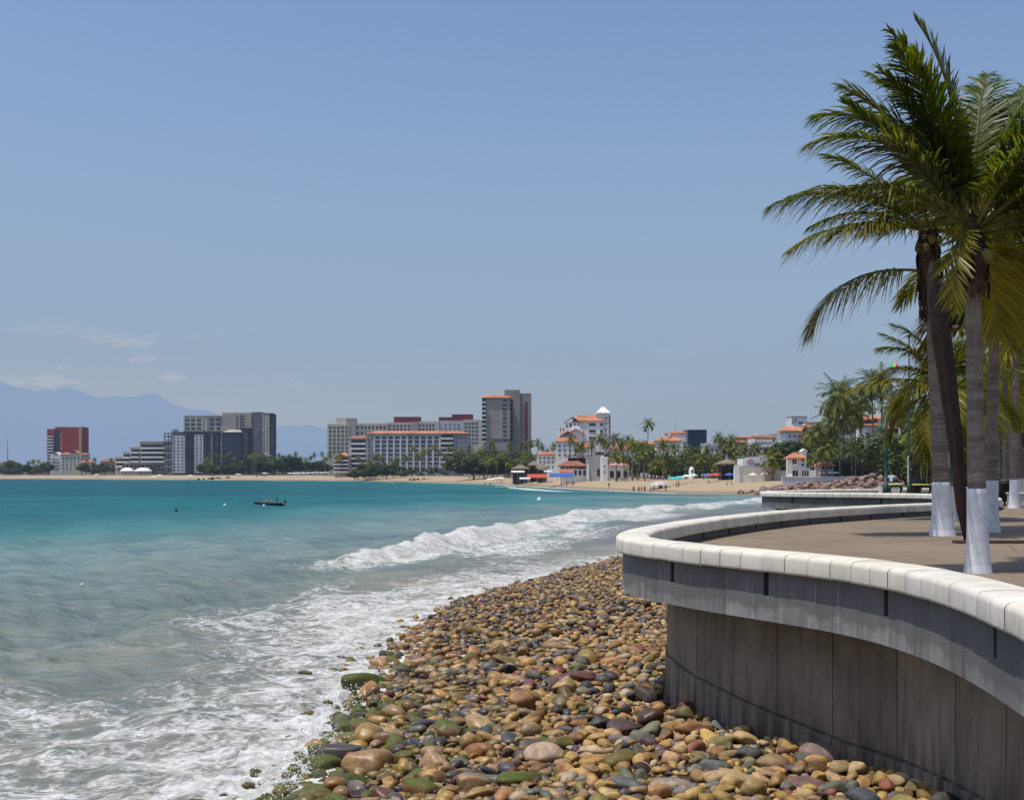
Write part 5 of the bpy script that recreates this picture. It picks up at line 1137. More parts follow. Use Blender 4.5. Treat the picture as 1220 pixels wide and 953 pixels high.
b.windows(697, 711, 536, 545, 3, 2, .4, .4, y=-6)
b = Bd('white villa with low orange roof among the palms right of the pyramid tower', 490, 728, 752, name='villa'); b.box('wall', 729, 751, 534, None, m_wht, 0, 9); b.hip('roof', 729, 750, 534, 528, m_org, 0, 8, .5); b.windows(730, 750, 537, 550, 4, 2, .4, .45)
# 12 beach restaurants
b = Bd('two-storey beach restaurant with sloping red-brown tiled roof', 442, 664, 701, name='restaurant', cat='restaurant')
b.box('wall', 667, 699, 558.5, None, m_wht, 0, 7); b.box('upper_room', 678, 699.5, 545, 553, m_drk, 3, 4); b.hip('roof', 666, 698.5, 554.8, 549, m_brn, -.8, 6, .4, .7); b.box('roof_deck', 675, 700.5, 542.2, 543.6, m_brn, 2.2, 5); b.windows(668, 698, 555.2, 558.4, 6, 1, .9, .9, m_drk, -.02, 'opening', False); b.windows(683, 699, 560, 566.5, 3, 1, .5, .9, m_drk, 0, 'door', False)
for p_ in (677, 688, 699): b.box('post', p_, p_+.7, 543.5, 551, m_brn, 2.4, .2)
for p_ in (667, 675, 683, 691, 698): b.box('post', p_, p_+.7, 554.9, 559, m_brn, -1.0, .2)
b = Bd('plain grey-white wall house between the restaurant and the pink house', 436, 699, 717, name='house'); b.box('wall', 699.3, 716.6, 543.5, None, m_gry, 0, 9); b.box('wall', 708.5, 716.4, 541.8, 544, m_gry, 2, 6); b.windows(711, 715, 558, 568, 1, 1, .9, .9, m_drk, 0, 'door', False); b.box('gate_pier', 699.4, 701.5, 553, None, m_wht, -.5, .4)
b = Bd('white beach house with a pink roof terrace wall', 430, 716, 749.5, name='beach_house'); b.box('wall', 716.8, 724, 544, None, m_wht, -.6, 9); b.box('wall', 724.1, 749.5, 554, None, m_wht, 0, 8); b.box('terrace_wall', 724.1, 749.2, 544.3, 552.8, m_pnk, 1.0, 7); b.windows(735, 748, 547.5, 552, 3, 1, .8, .8, m_mar, .96, 'opening', False); b.windows(717.5, 723, 552, 566, 1, 2, .35, .3, y=-.6); b.windows(725, 749, 560, 570, 3, 1, .6, .8, m_drk, 0, 'opening', False); b.hip('awning', 725, 749, 554, 551.5, m_pnk, -.9, 3, .2, .4); b.box('chimney', 717.5, 720, 542.3, 544.2, m_wht, 2, 1)
# 13, 14
b = Bd('white house with two orange tiled roofs left of the dark glass block', 480, 782, 820, name='house'); b.box('wall', 783, 811, 525, None, m_wht, 0, 8); b.hip('roof', 782, 812, 525, 519.6, m_org, 0, 8, .4, .6); b.box('wall', 797, 819, 515.5, 526, m_wht, 4, 8); b.hip('roof', 796.5, 819.5, 515.5, 512.6, m_org, 4, 8, .2, .3); b.box('chimney', 797.5, 800, 514, 520, m_wht, 2.4, 1.2); b.windows(785, 795, 528, 546, 3, 3, .45, .5); b.windows(798, 810, 528, 546, 3, 3, .4, .5); MB().tube([(b.X(806.5), 5, b.Z(513)), (b.X(806.5), 5, b.Z(500))], .10, 5).build('antenna', m_gry, b.t)
b = Bd('dark navy glass block rising above the palms', 510, 819, 842.5, name='glass_building'); b.box('glass_wall', 819.6, 842, 512.4, None, m_navy, 0, 14); b.box('roof_edge', 819.3, 842.3, 511.8, 512.6, m_dkc, -.3, 15); b.windows(820.5, 841.5, 513.5, 534, 5, 6, .93, .85, m_navy, -.02, 'glazing', False)
b = Bd('low white flat roofed block right of the dark glass building', 490, 838, 872, name='house'); b.box('wall', 839, 872, 530.5, None, m_wht, 0, 8); b.box('wall', 838, 855, 527.6, 531, m_gry, 2, 6); b.windows(841, 871, 533, 541, 6, 1, .4, .6); b.box('parapet', 838.8, 872.2, 529.8, 530.8, m_wht, -.3, 5); b.box('stair_house', 858, 864, 527.5, 530.6, m_wht, 3, 4)
b = Bd('round topped white kiosk between palms above the beach', 385, 821, 827, name='kiosk', cat='kiosk'); V_ = MB().lathe([(.9, -.5), (.9, 2.6), (.75, 3.3), (.4, 3.8), (0, 3.95)], 12); o = V_.build('shell', m_wht, b.t, True); b.windows(822.8, 825.2, 559.5, 563, 1, 1, .8, .9, m_drk, -.96, 'opening', False)
# 15 hillside row on the right
b = Bd('long white hillside building with a row of arched windows and red roof strip', 400, 893, 937, name='hotel'); b.box('wall', 898, 935.5, 521, None, m_wht, 0, 10); b.hip('roof', 899, 924, 521, 518, m_brn, 0, 9, .3, .2); b.box('wall', 922, 935, 516.5, 522, m_gry, 1.5, 8); b.windows(901, 923, 522.3, 527, 9, 1, .6, .8, m_drk, 0, 'window', False); b.balconies(898.5, 919, 521, 532.5, 2, y=-.05, out=1.0, rail=.5, dark=False); b.windows(899, 921, 532.6, 537, 8, 1, .6, .8, m_drk, 0, 'window', False); b.box('wall', 894, 900, 533.5, None, m_wht, -1.5, 6); b.windows(924, 934, 524, 540, 3, 2, .35, .35); b.box('stair_house', 905, 909, 515.6, 518.8, m_wht, 5, 3)
b = Bd('hillside house with orange tiled roof and brown gable under the white penthouse', 390, 934, 962, name='house'); b.box('wall', 936, 961, 513, None, m_wht, 0, 9); b.hip('roof', 935, 957, 513, 507.5, m_org, 0, 8, .6, .4); b.gable('roof', 954, 964, 515, 506.5, m_brn, -1, 6, .3); b.windows(938, 955, 516, 530, 3, 2, .4, .45); b.box('balcony', 950, 960, 518, 520.5, m_brn, -1.4, 1.2); b.windows(956, 961, 516, 522, 1, 1, .8, .8, m_drk, 0, 'opening', False); b.box('chimney', 947, 949, 505.5, 510, m_wht, 3, .8)
b = Bd('white cubic penthouse on top of the hill behind the orange roof', 415, 943, 962, name='house'); b.box('wall', 943, 961.6, 496.5, None, m_wht, 0, 8); b.box('roof_slab', 942.6, 962, 495.8, 496.6, m_gry, -.4, 8.8); b.windows(951, 958, 502.5, 505.5, 1, 1, .9, .9, m_drk); b.box('wall', 943.2, 946, 497, 507, m_gry, -.4, .38); b.windows(947, 950, 498, 504, 1, 1, .4, .6)
b = Bd('brown roofed hillside houses right of the penthouse', 395, 960, 985, name='house'); b.box('wall', 961, 984, 509, None, m_wht, 0, 9); b.hip('roof', 960.5, 984, 509, 505, m_brn, 0, 8, .4, .3); b.box('wall', 964, 979, 503, 506, m_wht, 4, 5); b.box('roof_slab', 963.6, 979.4, 502.2, 503.1, m_brn, 3.6, 6); b.windows(963, 983, 511, 522, 4, 2, .4, .45)
b = Bd('white curved-wall villa with a pink arch above the beach wall', 330, 876, 928, name='villa'); b.box('wall', 885, 925, 546.5, None, m_wht, 0, 8)
mb = MB(); pts_ = [(b.X(885+40*q/12), b.Z(546.6-2.6*math.sin(min(1, q/5)*1.57)*(1 if q < 10 else .5))) for q in range(13)]
mb.add([(p_[0], 0.02, b.Z(546.7)) for p_ in pts_]+[(p_[0], .02, p_[1]+.02) for p_ in pts_]+[(p_[0], 1, b.Z(546.7)) for p_ in pts_]+[(p_[0], 1, p_[1]+.02) for p_ in pts_], [(q, q+1, 14+q, 13+q) for q in range(12)]+[(26+q, 27+q, 40+q, 39+q) for q in range(12)]+[(13+q, 14+q, 40+q, 39+q) for q in range(12)]); mb.build('curved_parapet', m_wht, b.t)
mb = MB(); ac = [(b.X(894)+1.05*math.cos(a), b.Z(552.5)+1.5*math.sin(a)) for a in np.linspace(0, math.pi, 12)]; mb.add([(p_[0], -.06, p_[1]) for p_ in ac]+[(p_[0], .1, p_[1]) for p_ in ac], [tuple(range(12))]+[(q, q+1, 13+q, 12+q) for q in range(11)]); mb.build('arch_panel', m_pnk, b.t); b.windows(899, 905, 551, 557, 2, 1, .6, .8, m_drk, 0, 'opening', False); b.windows(908, 923, 549, 554, 3, 1, .4, .5); b.box('orange_roof', 908, 926, 541.4, 543, m_org, 2, 4); b.box('upper_room', 909, 925, 542.8, 546.8, m_wht, 2.4, 4)
b = Bd('long white retaining wall behind the beach umbrellas', 318, 874, 945, base=2.6, name='retaining_wall', cat='wall'); b.box('wall', 875, 930, 556, None, m_wht, 0, 1.2); b.box('wall', 930.1, 945, 560.5, None, m_wht, .1, 1.2); b.box('pier', 875, 881, 553.5, None, m_wht, -.5, .45); b.box('coping', 874.6, 930.4, 555.3, 556.1, m_gry, -.3, 1.8)
b = Bd('small white two-storey house with orange roof and arched doors behind the groyne', 290, 938, 976, name='house'); b.box('wall', 943.5, 961, 545, None, m_wht, 0, 6); b.hip('roof', 940, 957, 545.4, 539, m_org, -.8, 5, .4, .8); b.box('stair_tower', 957, 962, 536.5, None, m_wht, 1, 3); b.gable('stair_roof', 956.8, 962.4, 537, 534.5, m_wht, .8, 3, .1); b.box('terrace', 940.5, 947.5, 553.5, 555, m_wht, -1.6, 1.5); b.windows(944, 949, 546.5, 553, 2, 1, .7, .9, m_drk, 0, 'opening', False); b.windows(953, 960, 545.5, 556, 1, 2, .35, .6); b.windows(944, 951, 560, 567.5, 2, 1, .8, .9, m_drk, 0, 'door', False); b.windows(954.5, 963, 560, 567.5, 3, 1, .6, .85, m_drk, -.6, 'door', False); b.box('wall', 953.5, 964, 557.5, None, m_wht, -.6, .58); b.box('wall', 964.1, 976, 560, None, m_wht, -.8, 4); b.box('roof_deck', 964, 974, 555, 556, m_gry, 1, 3)
b = Bd('small pavilion with orange roof and dark windows beside the tilted palm cluster', 285, 977, 995, name='house'); b.box('wall', 978, 993, 553.5, None, m_gry, 0, 6); b.hip('roof', 978, 993, 553.6, 549.5, m_org, 0, 5, .4, .5); b.windows(979, 992, 554.5, 560, 4, 1, .7, .9, m_drk); b.box('terrace', 976, 997, 562, 564, m_rail, -1.5, 1.4)
# seafront wall, fence and huts behind the groyne up to the lamp posts
b = Bd('long low white seafront wall behind the groyne rocks', 282, 930, 1060, base=2.4, name='seafront_wall', cat='wall'); b.box('wall', 932, 1056, 568.5, None, m_rail, 0, .8); b.box('coping', 931.6, 1056.4, 567.6, 568.6, m_wht, -.15, 1.1)
b = Bd('blue-grey beach kiosk with dark openings between the palm trunks', 308, 1012, 1052, name='kiosk', cat='kiosk'); b.box('wall', 1013, 1051, 556, None, m_gry, 0, 5); b.windows(1014, 1050, 558, 569, 5, 1, .7, .85, m_navy, 0, 'opening', False); b.hip('roof', 1012, 1052, 556, 551.5, m_thatch, 0, 5, .6, .5)
# 16 condominiums upper right
b = Bd('white hillside house with orange roofs left of the striped condominium', 360, 1026, 1052, name='house'); b.box('wall', 1029, 1051, 494, None, m_wht, 0, 8); b.box('wall', 1034, 1050, 487.5, 495, m_wht, 3, 6); b.box('roof_slab', 1033.5, 1050.5, 486.6, 487.6, m_brn, 2.6, 7); b.hip('roof', 1026, 1037, 499.5, 494.5, m_org, -2, 5, .3, .6); b.hip('roof', 1038, 1051, 498, 494.3, m_org, -1.4, 5, .3, .5); b.hip('roof', 1027, 1049, 507, 502, m_brn, -3, 6, .4, .4); b.windows(1037, 1048, 489, 494, 2, 1, .5, .6, y=3); b.windows(1029, 1050, 509, 530, 4, 3, .4, .45); b.box('wall', 1028, 1049, 507, None, m_wht, -2.6, 2.5)
b = Bd('brown and white striped condominium block with deep balconies', 350, 1053, 1120, name='condominium'); b.box('wall', 1056, 1120, 497.5, None, tm('rose_brown_plaster', (.33, .21, .17)), 0, 12); b.box('penthouse', 1068, 1100, 489.5, 498, tm('brown_plaster', (.26, .17, .13)), 3, 8); b.balconies(1056.5, 1090, 500, 542, 4, tm('rosy_rail', (.42, .22, .20)), -.05, 1.6, .45); b.balconies(1091, 1119.5, 500, 542, 4, tm('rosy_rail', (.42, .22, .20)), -.05, 1.6, .45); b.fins(1056.5, 1119.5, 499, 544, 6, m_wht, -1.8, .45, .4); b.windows(1070, 1098, 491, 497, 5, 1, .6, .6, y=3); b.box('parapet', 1055.6, 1120.4, 496.4, 497.6, m_wht, -.5, 12)
b = Bd('pale two-storey house behind the palms right of the spike', 230, 1120, 1230, name='house'); b.box('wall', 1120, 1230, 536, None, m_cream, 0, 10); b.hip('roof', 1118, 1232, 536, 522, m_brn, 0, 10, .5, .3); b.windows(1124, 1226, 540, 560, 9, 2, .4, .5)
for D_, a0, a1, tp, rf, rm, lab in ((500, 845, 868, 541, 538, m_org, 'small white house with orange roof below the low flat roofed block'), (440, 868, 892, 527, 524, m_brn, 'cream house with brown roof on the slope left of the arched hillside building'), (470, 880, 900, 521, 519, m_org, 'pale house with orange roof highest on the slope left of the arched hillside building'), (520, 748, 784, 529, 525.5, m_org, 'long white house with orange roof half hidden by palms beside the tall slender palm'), (430, 985, 1012, 512, 508, m_org, 'white hillside house with orange roof left of the tall palm cluster'), (450, 1004, 1028, 503, 499.5, m_brn, 'pale hillside house with brown roof behind the tall palm cluster'), (560, 640, 662, 541, 538, m_org, 'small white house with orange roof just left of the gabled hotel')):
    b = Bd(lab, D_, a0, a1, name='house'); b.box('wall', a0, a1, tp, None, m_wht if 'white' in lab else m_cream, 0, 8); b.hip('roof', a0, a1, tp, rf, rm, 0, 8, .5, .4); n_ = int((a1-a0)/4.5); b.windows(a0+1, a1-1, tp+2, tp+18, n_, 3, .4, .42)
# far shore walls
b = Bd('low white sea wall on the far beach left of the long hotel', 930, 347, 396, base=1.2, name='beach_wall', cat='wall'); b.box('wall', 348, 394, 566, None, m_wht, 0, 1.5); b.box('coping', 347.6, 394.4, 565.4, 566.1, m_rail, -.3, 2)
b = Bd('row of pale railings in front of the long hotel palms', 640, 555, 602, base=2.5, name='railing', cat='railing'); b.fins(558, 600, 566.3, 569.6, 16, m_rail, 0, .35, .2); b.box('rail', 557, 601, 565.8, 566.4, m_rail, -.25, .3)

# ------------------------------------------------------------------ trees of the town
clump('tree', 9, -6, 60, 1200, (548, 555), 'on the far left shore', 1, wid=1.1); clump('palm', 5, 28, 58, 1210, (546, 550), 'on the far left shore', 2)
clump('tree', 8, 96, 140, 1150, (550, 557), 'beside the orange roofed houses', 3); clump('palm', 4, 100, 140, 1155, (543, 549), 'beside the orange roofed houses', 4)
clump('tree', 4, 150, 196, 1070, (556, 560), 'below the stepped terrace hotel', 5)
clump('palm', 14, 242, 310, 1010, (537, 548), 'in front of the unfinished tower', 6); clump('tree', 9, 240, 318, 1015, (550, 557), 'in front of the unfinished tower', 7)
clump('palm', 16, 300, 398, 985, (537, 547), 'between the beige tower and the long hotel', 8); clump('tree', 14, 296, 400, 1000, (541, 553), 'between the beige tower and the long hotel', 9)
clump('palm', 5, 384, 418, 825, (538, 545), 'by the orange roofed beach house', 10); clump('palm', 11, 424, 480, 815, (540, 553), 'before the left half of the long beach hotel', 11); clump('tree', 5, 428, 490, 810, (551, 556), 'before the left half of the long beach hotel', 12, wid=1.3)
clump('palm', 13, 482, 555, 770, (526, 543), 'before the right half of the long beach hotel', 13); clump('tree', 6, 548, 600, 740, (534, 546), 'under the taupe tower', 14, wid=1.4); clump('palm', 16, 552, 664, 660, (522, 538), 'under the taupe tower', 15); clump('tree', 9, 560, 664, 640, (538, 552), 'left of the white gabled hotel', 16, wid=1.4); clump('palm', 9, 575, 662, 600, (533, 546), 'left of the white gabled hotel', 17)
clump('palm', 10, 676, 762, 480, (511, 530), 'in front of the white gabled hotel', 18); clump('palm', 1, 770.5, 771.5, 450, (498, 499), 'rising highest before the orange roofed white house', 19, 'tall slender '); clump('tree', 4, 690, 765, 500, (537, 546), 'in front of the white gabled hotel', 20)
clump('palm', 16, 752, 842, 415, (520, 545), 'under the dark glass block', 21); clump('tree', 8, 765, 870, 430, (537, 552), 'under the dark glass block', 22, wid=1.3); clump('palm', 9, 838, 905, 395, (525, 547), 'left of the hillside hotel', 23); clump('palm', 5, 852, 878, 450, (514, 521), 'on the skyline left of the hillside hotel', 24); clump('tree', 6, 872, 935, 385, (537, 550), 'below the hillside hotel', 25)
clump('palm', 7, 915, 972, 335, (517, 545), 'around the orange roofed hillside house', 26, sc_=1.1); clump('tree', 6, 925, 1000, 340, (520, 542), 'around the orange roofed hillside house', 27, wid=1.2); clump('palm', 5, 966, 996, 300, (494, 530), 'beside the little white house', 28, cset=crowns_near); clump('tree', 3, 985, 1010, 305, (540, 550), 'beside the pavilion', 29)
clump('palm', 6, 992, 1030, 300, (446, 500), 'in the tall dense cluster behind the groyne', 30, 'tall ', cset=crowns_near, sc_=1.5); clump('palm', 3, 1040, 1064, 290, (434, 470), 'rising behind the lantern post', 31, 'tall ', cset=crowns_near, sc_=1.4); clump('palm', 4, 1072, 1102, 295, (424, 490), 'rising behind the tall teal pole', 32, 'tall ', cset=crowns_near, sc_=1.4); clump('palm', 11, 978, 1112, 305, (518, 550), 'in the low yellowish grove behind the benches', 33, cset=crowns_near, sc_=1.25); clump('tree', 8, 1000, 1110, 320, (541, 555), 'behind the low grove', 34, wid=1.3)
clump('palm', 15, 1108, 1260, 135, (400, 500), 'crowding behind the promenade row', 35, cset=crowns_near, sc_=1.1); clump('tree', 9, 1105, 1250, 165, (480, 545), 'crowding behind the promenade row', 36, wid=1.4); clump('palm', 12, 1112, 1250, 110, (470, 545), 'low under the promenade row', 37, cset=crowns_near)

for n_, a0, a1, D_, tp, wh, sd_ in ((12, -5, 136, 1215, (555, 561), 'low along the far left shore', 51), (11, 240, 400, 1030, (554, 561), 'low behind the dark revetment', 52), (13, 416, 560, 800, (556, 563), 'low before the long beach hotel', 53), (13, 560, 668, 690, (545, 560), 'low under the taupe tower', 54), (9, 756, 872, 440, (545, 560), 'low behind the turquoise umbrellas', 55), (10, 876, 1010, 345, (540, 556), 'low on the hillside', 56)):
    clump('tree', n_, a0, a1, D_, tp, wh, sd_, 'bushy ', wid=1.7)
clump('palm', 8, 730, 800, 414, (528, 550), 'right of the pink roofed beach house', 61); clump('palm', 9, 796, 880, 402, (536, 553), 'just behind the turquoise umbrellas', 62)
# ------------------------------------------------------------------ beach life
def umbrella(px, d, colr, label, group=None, r=1.35, h=2.25):
    X = wx(px, d); z0 = max(gz(X, d), .2); t = thing('beach_umbrella', label, 'umbrella', (X, d, z0), random.uniform(0, 1), group)
    MB().tube([(0, 0, -.2), (0, 0, h+.12)], .03, 5).build('pole', m_rail, t)
    n = 8; V = [(0, 0, h+.1)]+[(r*.55*math.cos(a*math.pi/4), r*.55*math.sin(a*math.pi/4), h-.12) for a in range(8)]+[(r*math.cos(a*math.pi/4), r*math.sin(a*math.pi/4), h-.48) for a in range(8)]
    Q = [(0, 1+a, 1+(a+1) % 8) for a in range(8)]+[(1+a, 9+a, 9+(a+1) % 8, 1+(a+1) % 8) for a in range(8)]
    mb = MB(); cs_ = [mat('umbrella_%s' % c[0], c[1], .8, .08, 2, haze=HZL) for c in colr]
    for k, q in enumerate(Q): mb.add([V[i] for i in q], [tuple(range(len(q)))], k % len(cs_))
    mb.build('canopy', cs_, t)
TQ = ('turquoise', (.05, .50, .50)); RD = ('red', (.55, .05, .05)); BL = ('blue', (.04, .14, .50)); YL = ('yellow', (.70, .50, .07)); WH = ('white', (.75, .75, .72)); PU = ('purple', (.20, .08, .38)); OR = ('orange', (.60, .20, .05)); PK = ('pink', (.65, .10, .18)); GN = ('green', (.06, .30, .12))
for k, (px, d, c, lab) in enumerate(((802, 330, [TQ], 'large turquoise umbrella beside the pale dome tent'), (810, 332, [TQ, ('aqua', (.12, .55, .6))], 'second turquoise umbrella touching the first'), (826, 345, [('pale_aqua', (.35, .62, .62)), WH], 'pale turquoise and white umbrella before the palms'), (818, 340, [WH], 'white umbrella between the turquoise ones'), (843, 338, [BL], 'blue umbrella left of the red one'), (849, 336, [PK, RD], 'pink-red umbrella right of the blue one'), (854, 340, [RD], 'red umbrella in front of the beach hut'), (869, 330, [BL], 'flat blue umbrella in front of the dark huts'), (889, 322, [('sky', (.25, .5, .65))], 'sky blue umbrella by the retaining wall'), (897, 316, [YL, WH], 'yellow and white umbrella alone on the sand'), (911, 316, [YL, PU], 'yellow and purple umbrella by the groyne'), (917, 318, [PU, YL, WH], 'purple umbrella with yellow stripe by the groyne'), (924.5, 320, [PU], 'plain purple umbrella nearest the groyne'))):
    umbrella(px, d, c, lab, 'beach umbrellas on the sand', 1.7 if k in (0, 1, 5) else 1.45)
for k in range(9): umbrella(346+k*5.2+random.uniform(-1, 1), 880, [WH], 'white umbrella in the row on the far beach, %s' % ordinal(k, 9), 'white umbrellas on the far beach', 2.4, 2.6)
for k in range(4): umbrella(583+k*4.6, 545, [WH], 'white umbrella before the taupe tower palms, %s' % ordinal(k, 4), 'white umbrellas before the taupe tower', 1.9)
for k, (px, d) in enumerate(((115, 1040), (183, 950), (190, 955), (227, 925), (284, 900), (315, 900))): umbrella(px, d, [WH], ('white shade by the orange roofed houses', 'left white shade below the terrace hotel', 'right white shade below the terrace hotel', 'white shade at the foot of the unfinished tower', 'white shade above the dark revetment', 'white shade before the beige tower')[k], 'white shades on the far shore', 2.6, 2.8)
def awning(px0, px1, pt, pb, d, colr, label, dp=4, posts=3):
    b = Bd(label, d, px0, px1, name='awning', cat='awning'); x0, x1, z0, z1 = b.X(px0), b.X(px1), b.Z(pb), b.Z(pt); mm = mat('awning_'+colr[0], colr[1], .8, .15, 1, haze=HZL); n = 5; V = []; Q = []
    for i in range(n*2+1):
        x_ = x0+(x1-x0)*i/(n*2); s_ = .16*(i % 2)
        V += [(x_, 0, z0-.12-s_*.5), (x_, 0, z0+s_), (x_, dp*.5, z1-s_*.6), (x_, dp, z0+.25+s_)]
    for i in range(n*2):
        for j in range(3): Q.append((i*4+j, i*4+j+1, (i+1)*4+j+1, (i+1)*4+j))
    MB().add(V, Q).build('canopy', mm, b.t)
    for i in range(posts): x_ = x0+.1+(x1-x0-.2)*i/(posts-1); MB().tube([(x_, .1, 0), (x_, .1, z0)], .06, 5).build('post', m_gry, b.t)
awning(655, 683, 563.5, 567.5, 425, ('blue', (.03, .13, .42)), 'long bright blue tarpaulin awning on the sand'); awning(667, 683, 560, 562.8, 434, ('orange_red', (.60, .12, .05)), 'orange-red awning above the blue tarpaulin'); awning(628, 652, 564.5, 569, 470, ('brick_red', (.50, .09, .05)), 'red awning left of the blue tarpaulin'); awning(609, 627, 564, 568.5, 500, ('dull_red', (.42, .10, .06)), 'dull red awning behind the white beach tent'); awning(609, 625, 560.5, 562.5, 470, ('white', (.75, .74, .7)), 'white canvas canopy over the red awnings'); awning(619, 632, 568.5, 570.5, 460, ('cream', (.70, .68, .62)), 'low cream beach shelter in front of the red awnings'); awning(648, 658, 560.6, 562, 420, ('clean_white', (.78, .78, .75)), 'small white canopy left of the blue tarpaulin')
for px0, px1, pt, pe, d, lab in ((630, 642, 548.5, 554, 500, 'thatched palapa among the palms below the taupe tower'), (610, 630, 553, 558, 495, 'wide thatched palapa behind the red awnings'), (858, 880, 547, 552, 350, 'thatched beach hut with dark green walls'), (640, 652, 552, 557, 480, 'small thatched palapa right of the others')):
    b = Bd(lab, d, px0, px1, name='palapa', cat='hut'); b.hip('thatch', px0, px1, pe, pt, m_thatch, 0, 7, .6, .9); [b.box('post', p_, p_+.4, pe, None, m_brn, y_, .2) for p_ in (px0+.2, (px0+px1)/2, px1-.6) for y_ in (.1, 6.6)]
    b.box('wall', px0+1, px1-1, pe+2.5, None, tm('dark_green_board', (.03, .05, .04)), 3, 2)
# pale dome tent
d = 322; t = thing('dome_tent', 'pale grey-white low dome tent on the sand left of the turquoise umbrellas', 'tent', (wx(786, d), d, max(gz(wx(786, d), d), .3)))
mb = MB(); V = []; na_, nb_ = 20, 8
for j in range(nb_+1):
    for i in range(na_): a = 2*math.pi*i/na_; q = j/nb_*math.pi/2; rr_ = 1+.04*(i % 2); V.append((2.9*math.cos(a)*math.cos(q)*rr_, 1.9*math.sin(a)*math.cos(q)*rr_, 1.9*math.sin(q)**.9))
mb.add(V, [(j*na_+i, j*na_+(i+1) % na_, (j+1)*na_+(i+1) % na_, (j+1)*na_+i) for j in range(nb_) for i in range(na_)]).build('shell', mat('tent_canvas', (.52, .48, .43), .8, .2, 1.2, haze=HZL), t, True)
MB().box(-.5, .5, -1.98, -1.88, 0, .8).build('doorway', m_drk, t)
# people on the sand and in the shallows
person_lib = []
for k, (pose, st_, top, bot, bend) in enumerate((('stand', .14, ('white_shirt', (.6, .6, .6)), ('dark_shorts', (.03, .03, .06)), 0), ('stand', .0, ('bare_skin', (.20, .11, .07)), ('black_trunks', (.02, .02, .02)), 0), ('stand', .18, ('red_shirt', (.4, .05, .05)), ('blue_shorts', (.05, .1, .3)), .05), ('stand', .05, ('dark_swimsuit', (.03, .03, .05)), ('dark_swimsuit', (.03, .03, .05)), 0), ('sit', 0, ('orange_shirt', (.5, .2, .05)), ('dark_shorts', (.03, .03, .06)), .1))):
    J, E, rad, jm = body(pose, stride=st_, bend=bend); sk = m_skin2 if k % 2 else m_skin
    person_lib.append((figure_mesh(J, E, rad, [cloth(*top), cloth(*bot), sk, m_hair, m_shoe], jm), ('in a white shirt', 'in black swimming trunks', 'in a red shirt', 'in a dark swimsuit', 'in an orange shirt')[k], pose, st_))
ppl = [(578, 0, 'far off on the sand right of the breakwater', 3), (584, 0, 'near the breakwater by the first person', 2), (597, 570, 'at the water edge behind the white boat', 3), (669, 0, 'in front of the blue tarpaulin, left of two', 0), (675.5, 0, 'in front of the blue tarpaulin, right of two', 1), (682.5, 0, 'walking right of the blue tarpaulin', 3), (725.5, 0, 'alone at the water edge before the pink house', 1), (735.5, 0, 'on dry sand before the pink house, left', 3), (740.5, 0, 'on dry sand before the pink house, middle', 0), (746.5, 0, 'on dry sand before the pink house, right', 1), (755, 1, 'wading, leftmost of the group in the surf', 3), (761, 1, 'wading, second of the group in the surf', 1), (764, 1, 'wading, third of the group in the surf', 3), (768, 1, 'wading, fourth of the group in the surf', 1), (775.5, 1, 'at the surf edge right of the wading group', 3), (793.2, 2, 'standing on wet sand before the turquoise umbrellas', 3), (779, 0, 'beside the pale dome tent', 0), (806, 0, 'under the left turquoise umbrella', 2), (808.5, 0, 'under the right turquoise umbrella', 3), (844, 0, 'sitting near the red umbrella', 4), (867, 0, 'sitting on the sand, left of a pair', 4), (871, 0, 'sitting on the sand, right of a pair', 4), (979, 3, 'in red on the seafront wall behind the groyne', 2), (984, 3, 'in dark clothes on the seafront wall behind the groyne', 3)]
PD = {578: 480, 584: 470, 597: 520, 669: 412, 675.5: 408, 682.5: 404, 725.5: 355, 735.5: 392, 740.5: 395, 746.5: 398, 755: 318, 761: 314, 764: 314, 768: 312, 775.5: 310, 793.2: 305, 779: 312, 806: 316, 808.5: 318, 844: 326, 867: 305, 871: 304, 979: 280, 984: 279}
for px, kind, where, v in ppl:
    me, wear, pose, _ = person_lib[v]; d = PD[px]; X = wx(px, d); z = gz(X, d)
    zz = max(z, -.45) if kind != 3 else wz(568, d)+.1
    if pose == 'sit': zz -= .38
    o = link('person', me); o.location = (X, d, zz); o.rotation_euler = (0, 0, random.uniform(0, 6.28)); o.scale = (1.08,)*3; tag(o, ('person %s %s' % (wear, where)).replace(' in red on', ' on').replace('in dark clothes on', 'on'), 'person', 'people on the beach')
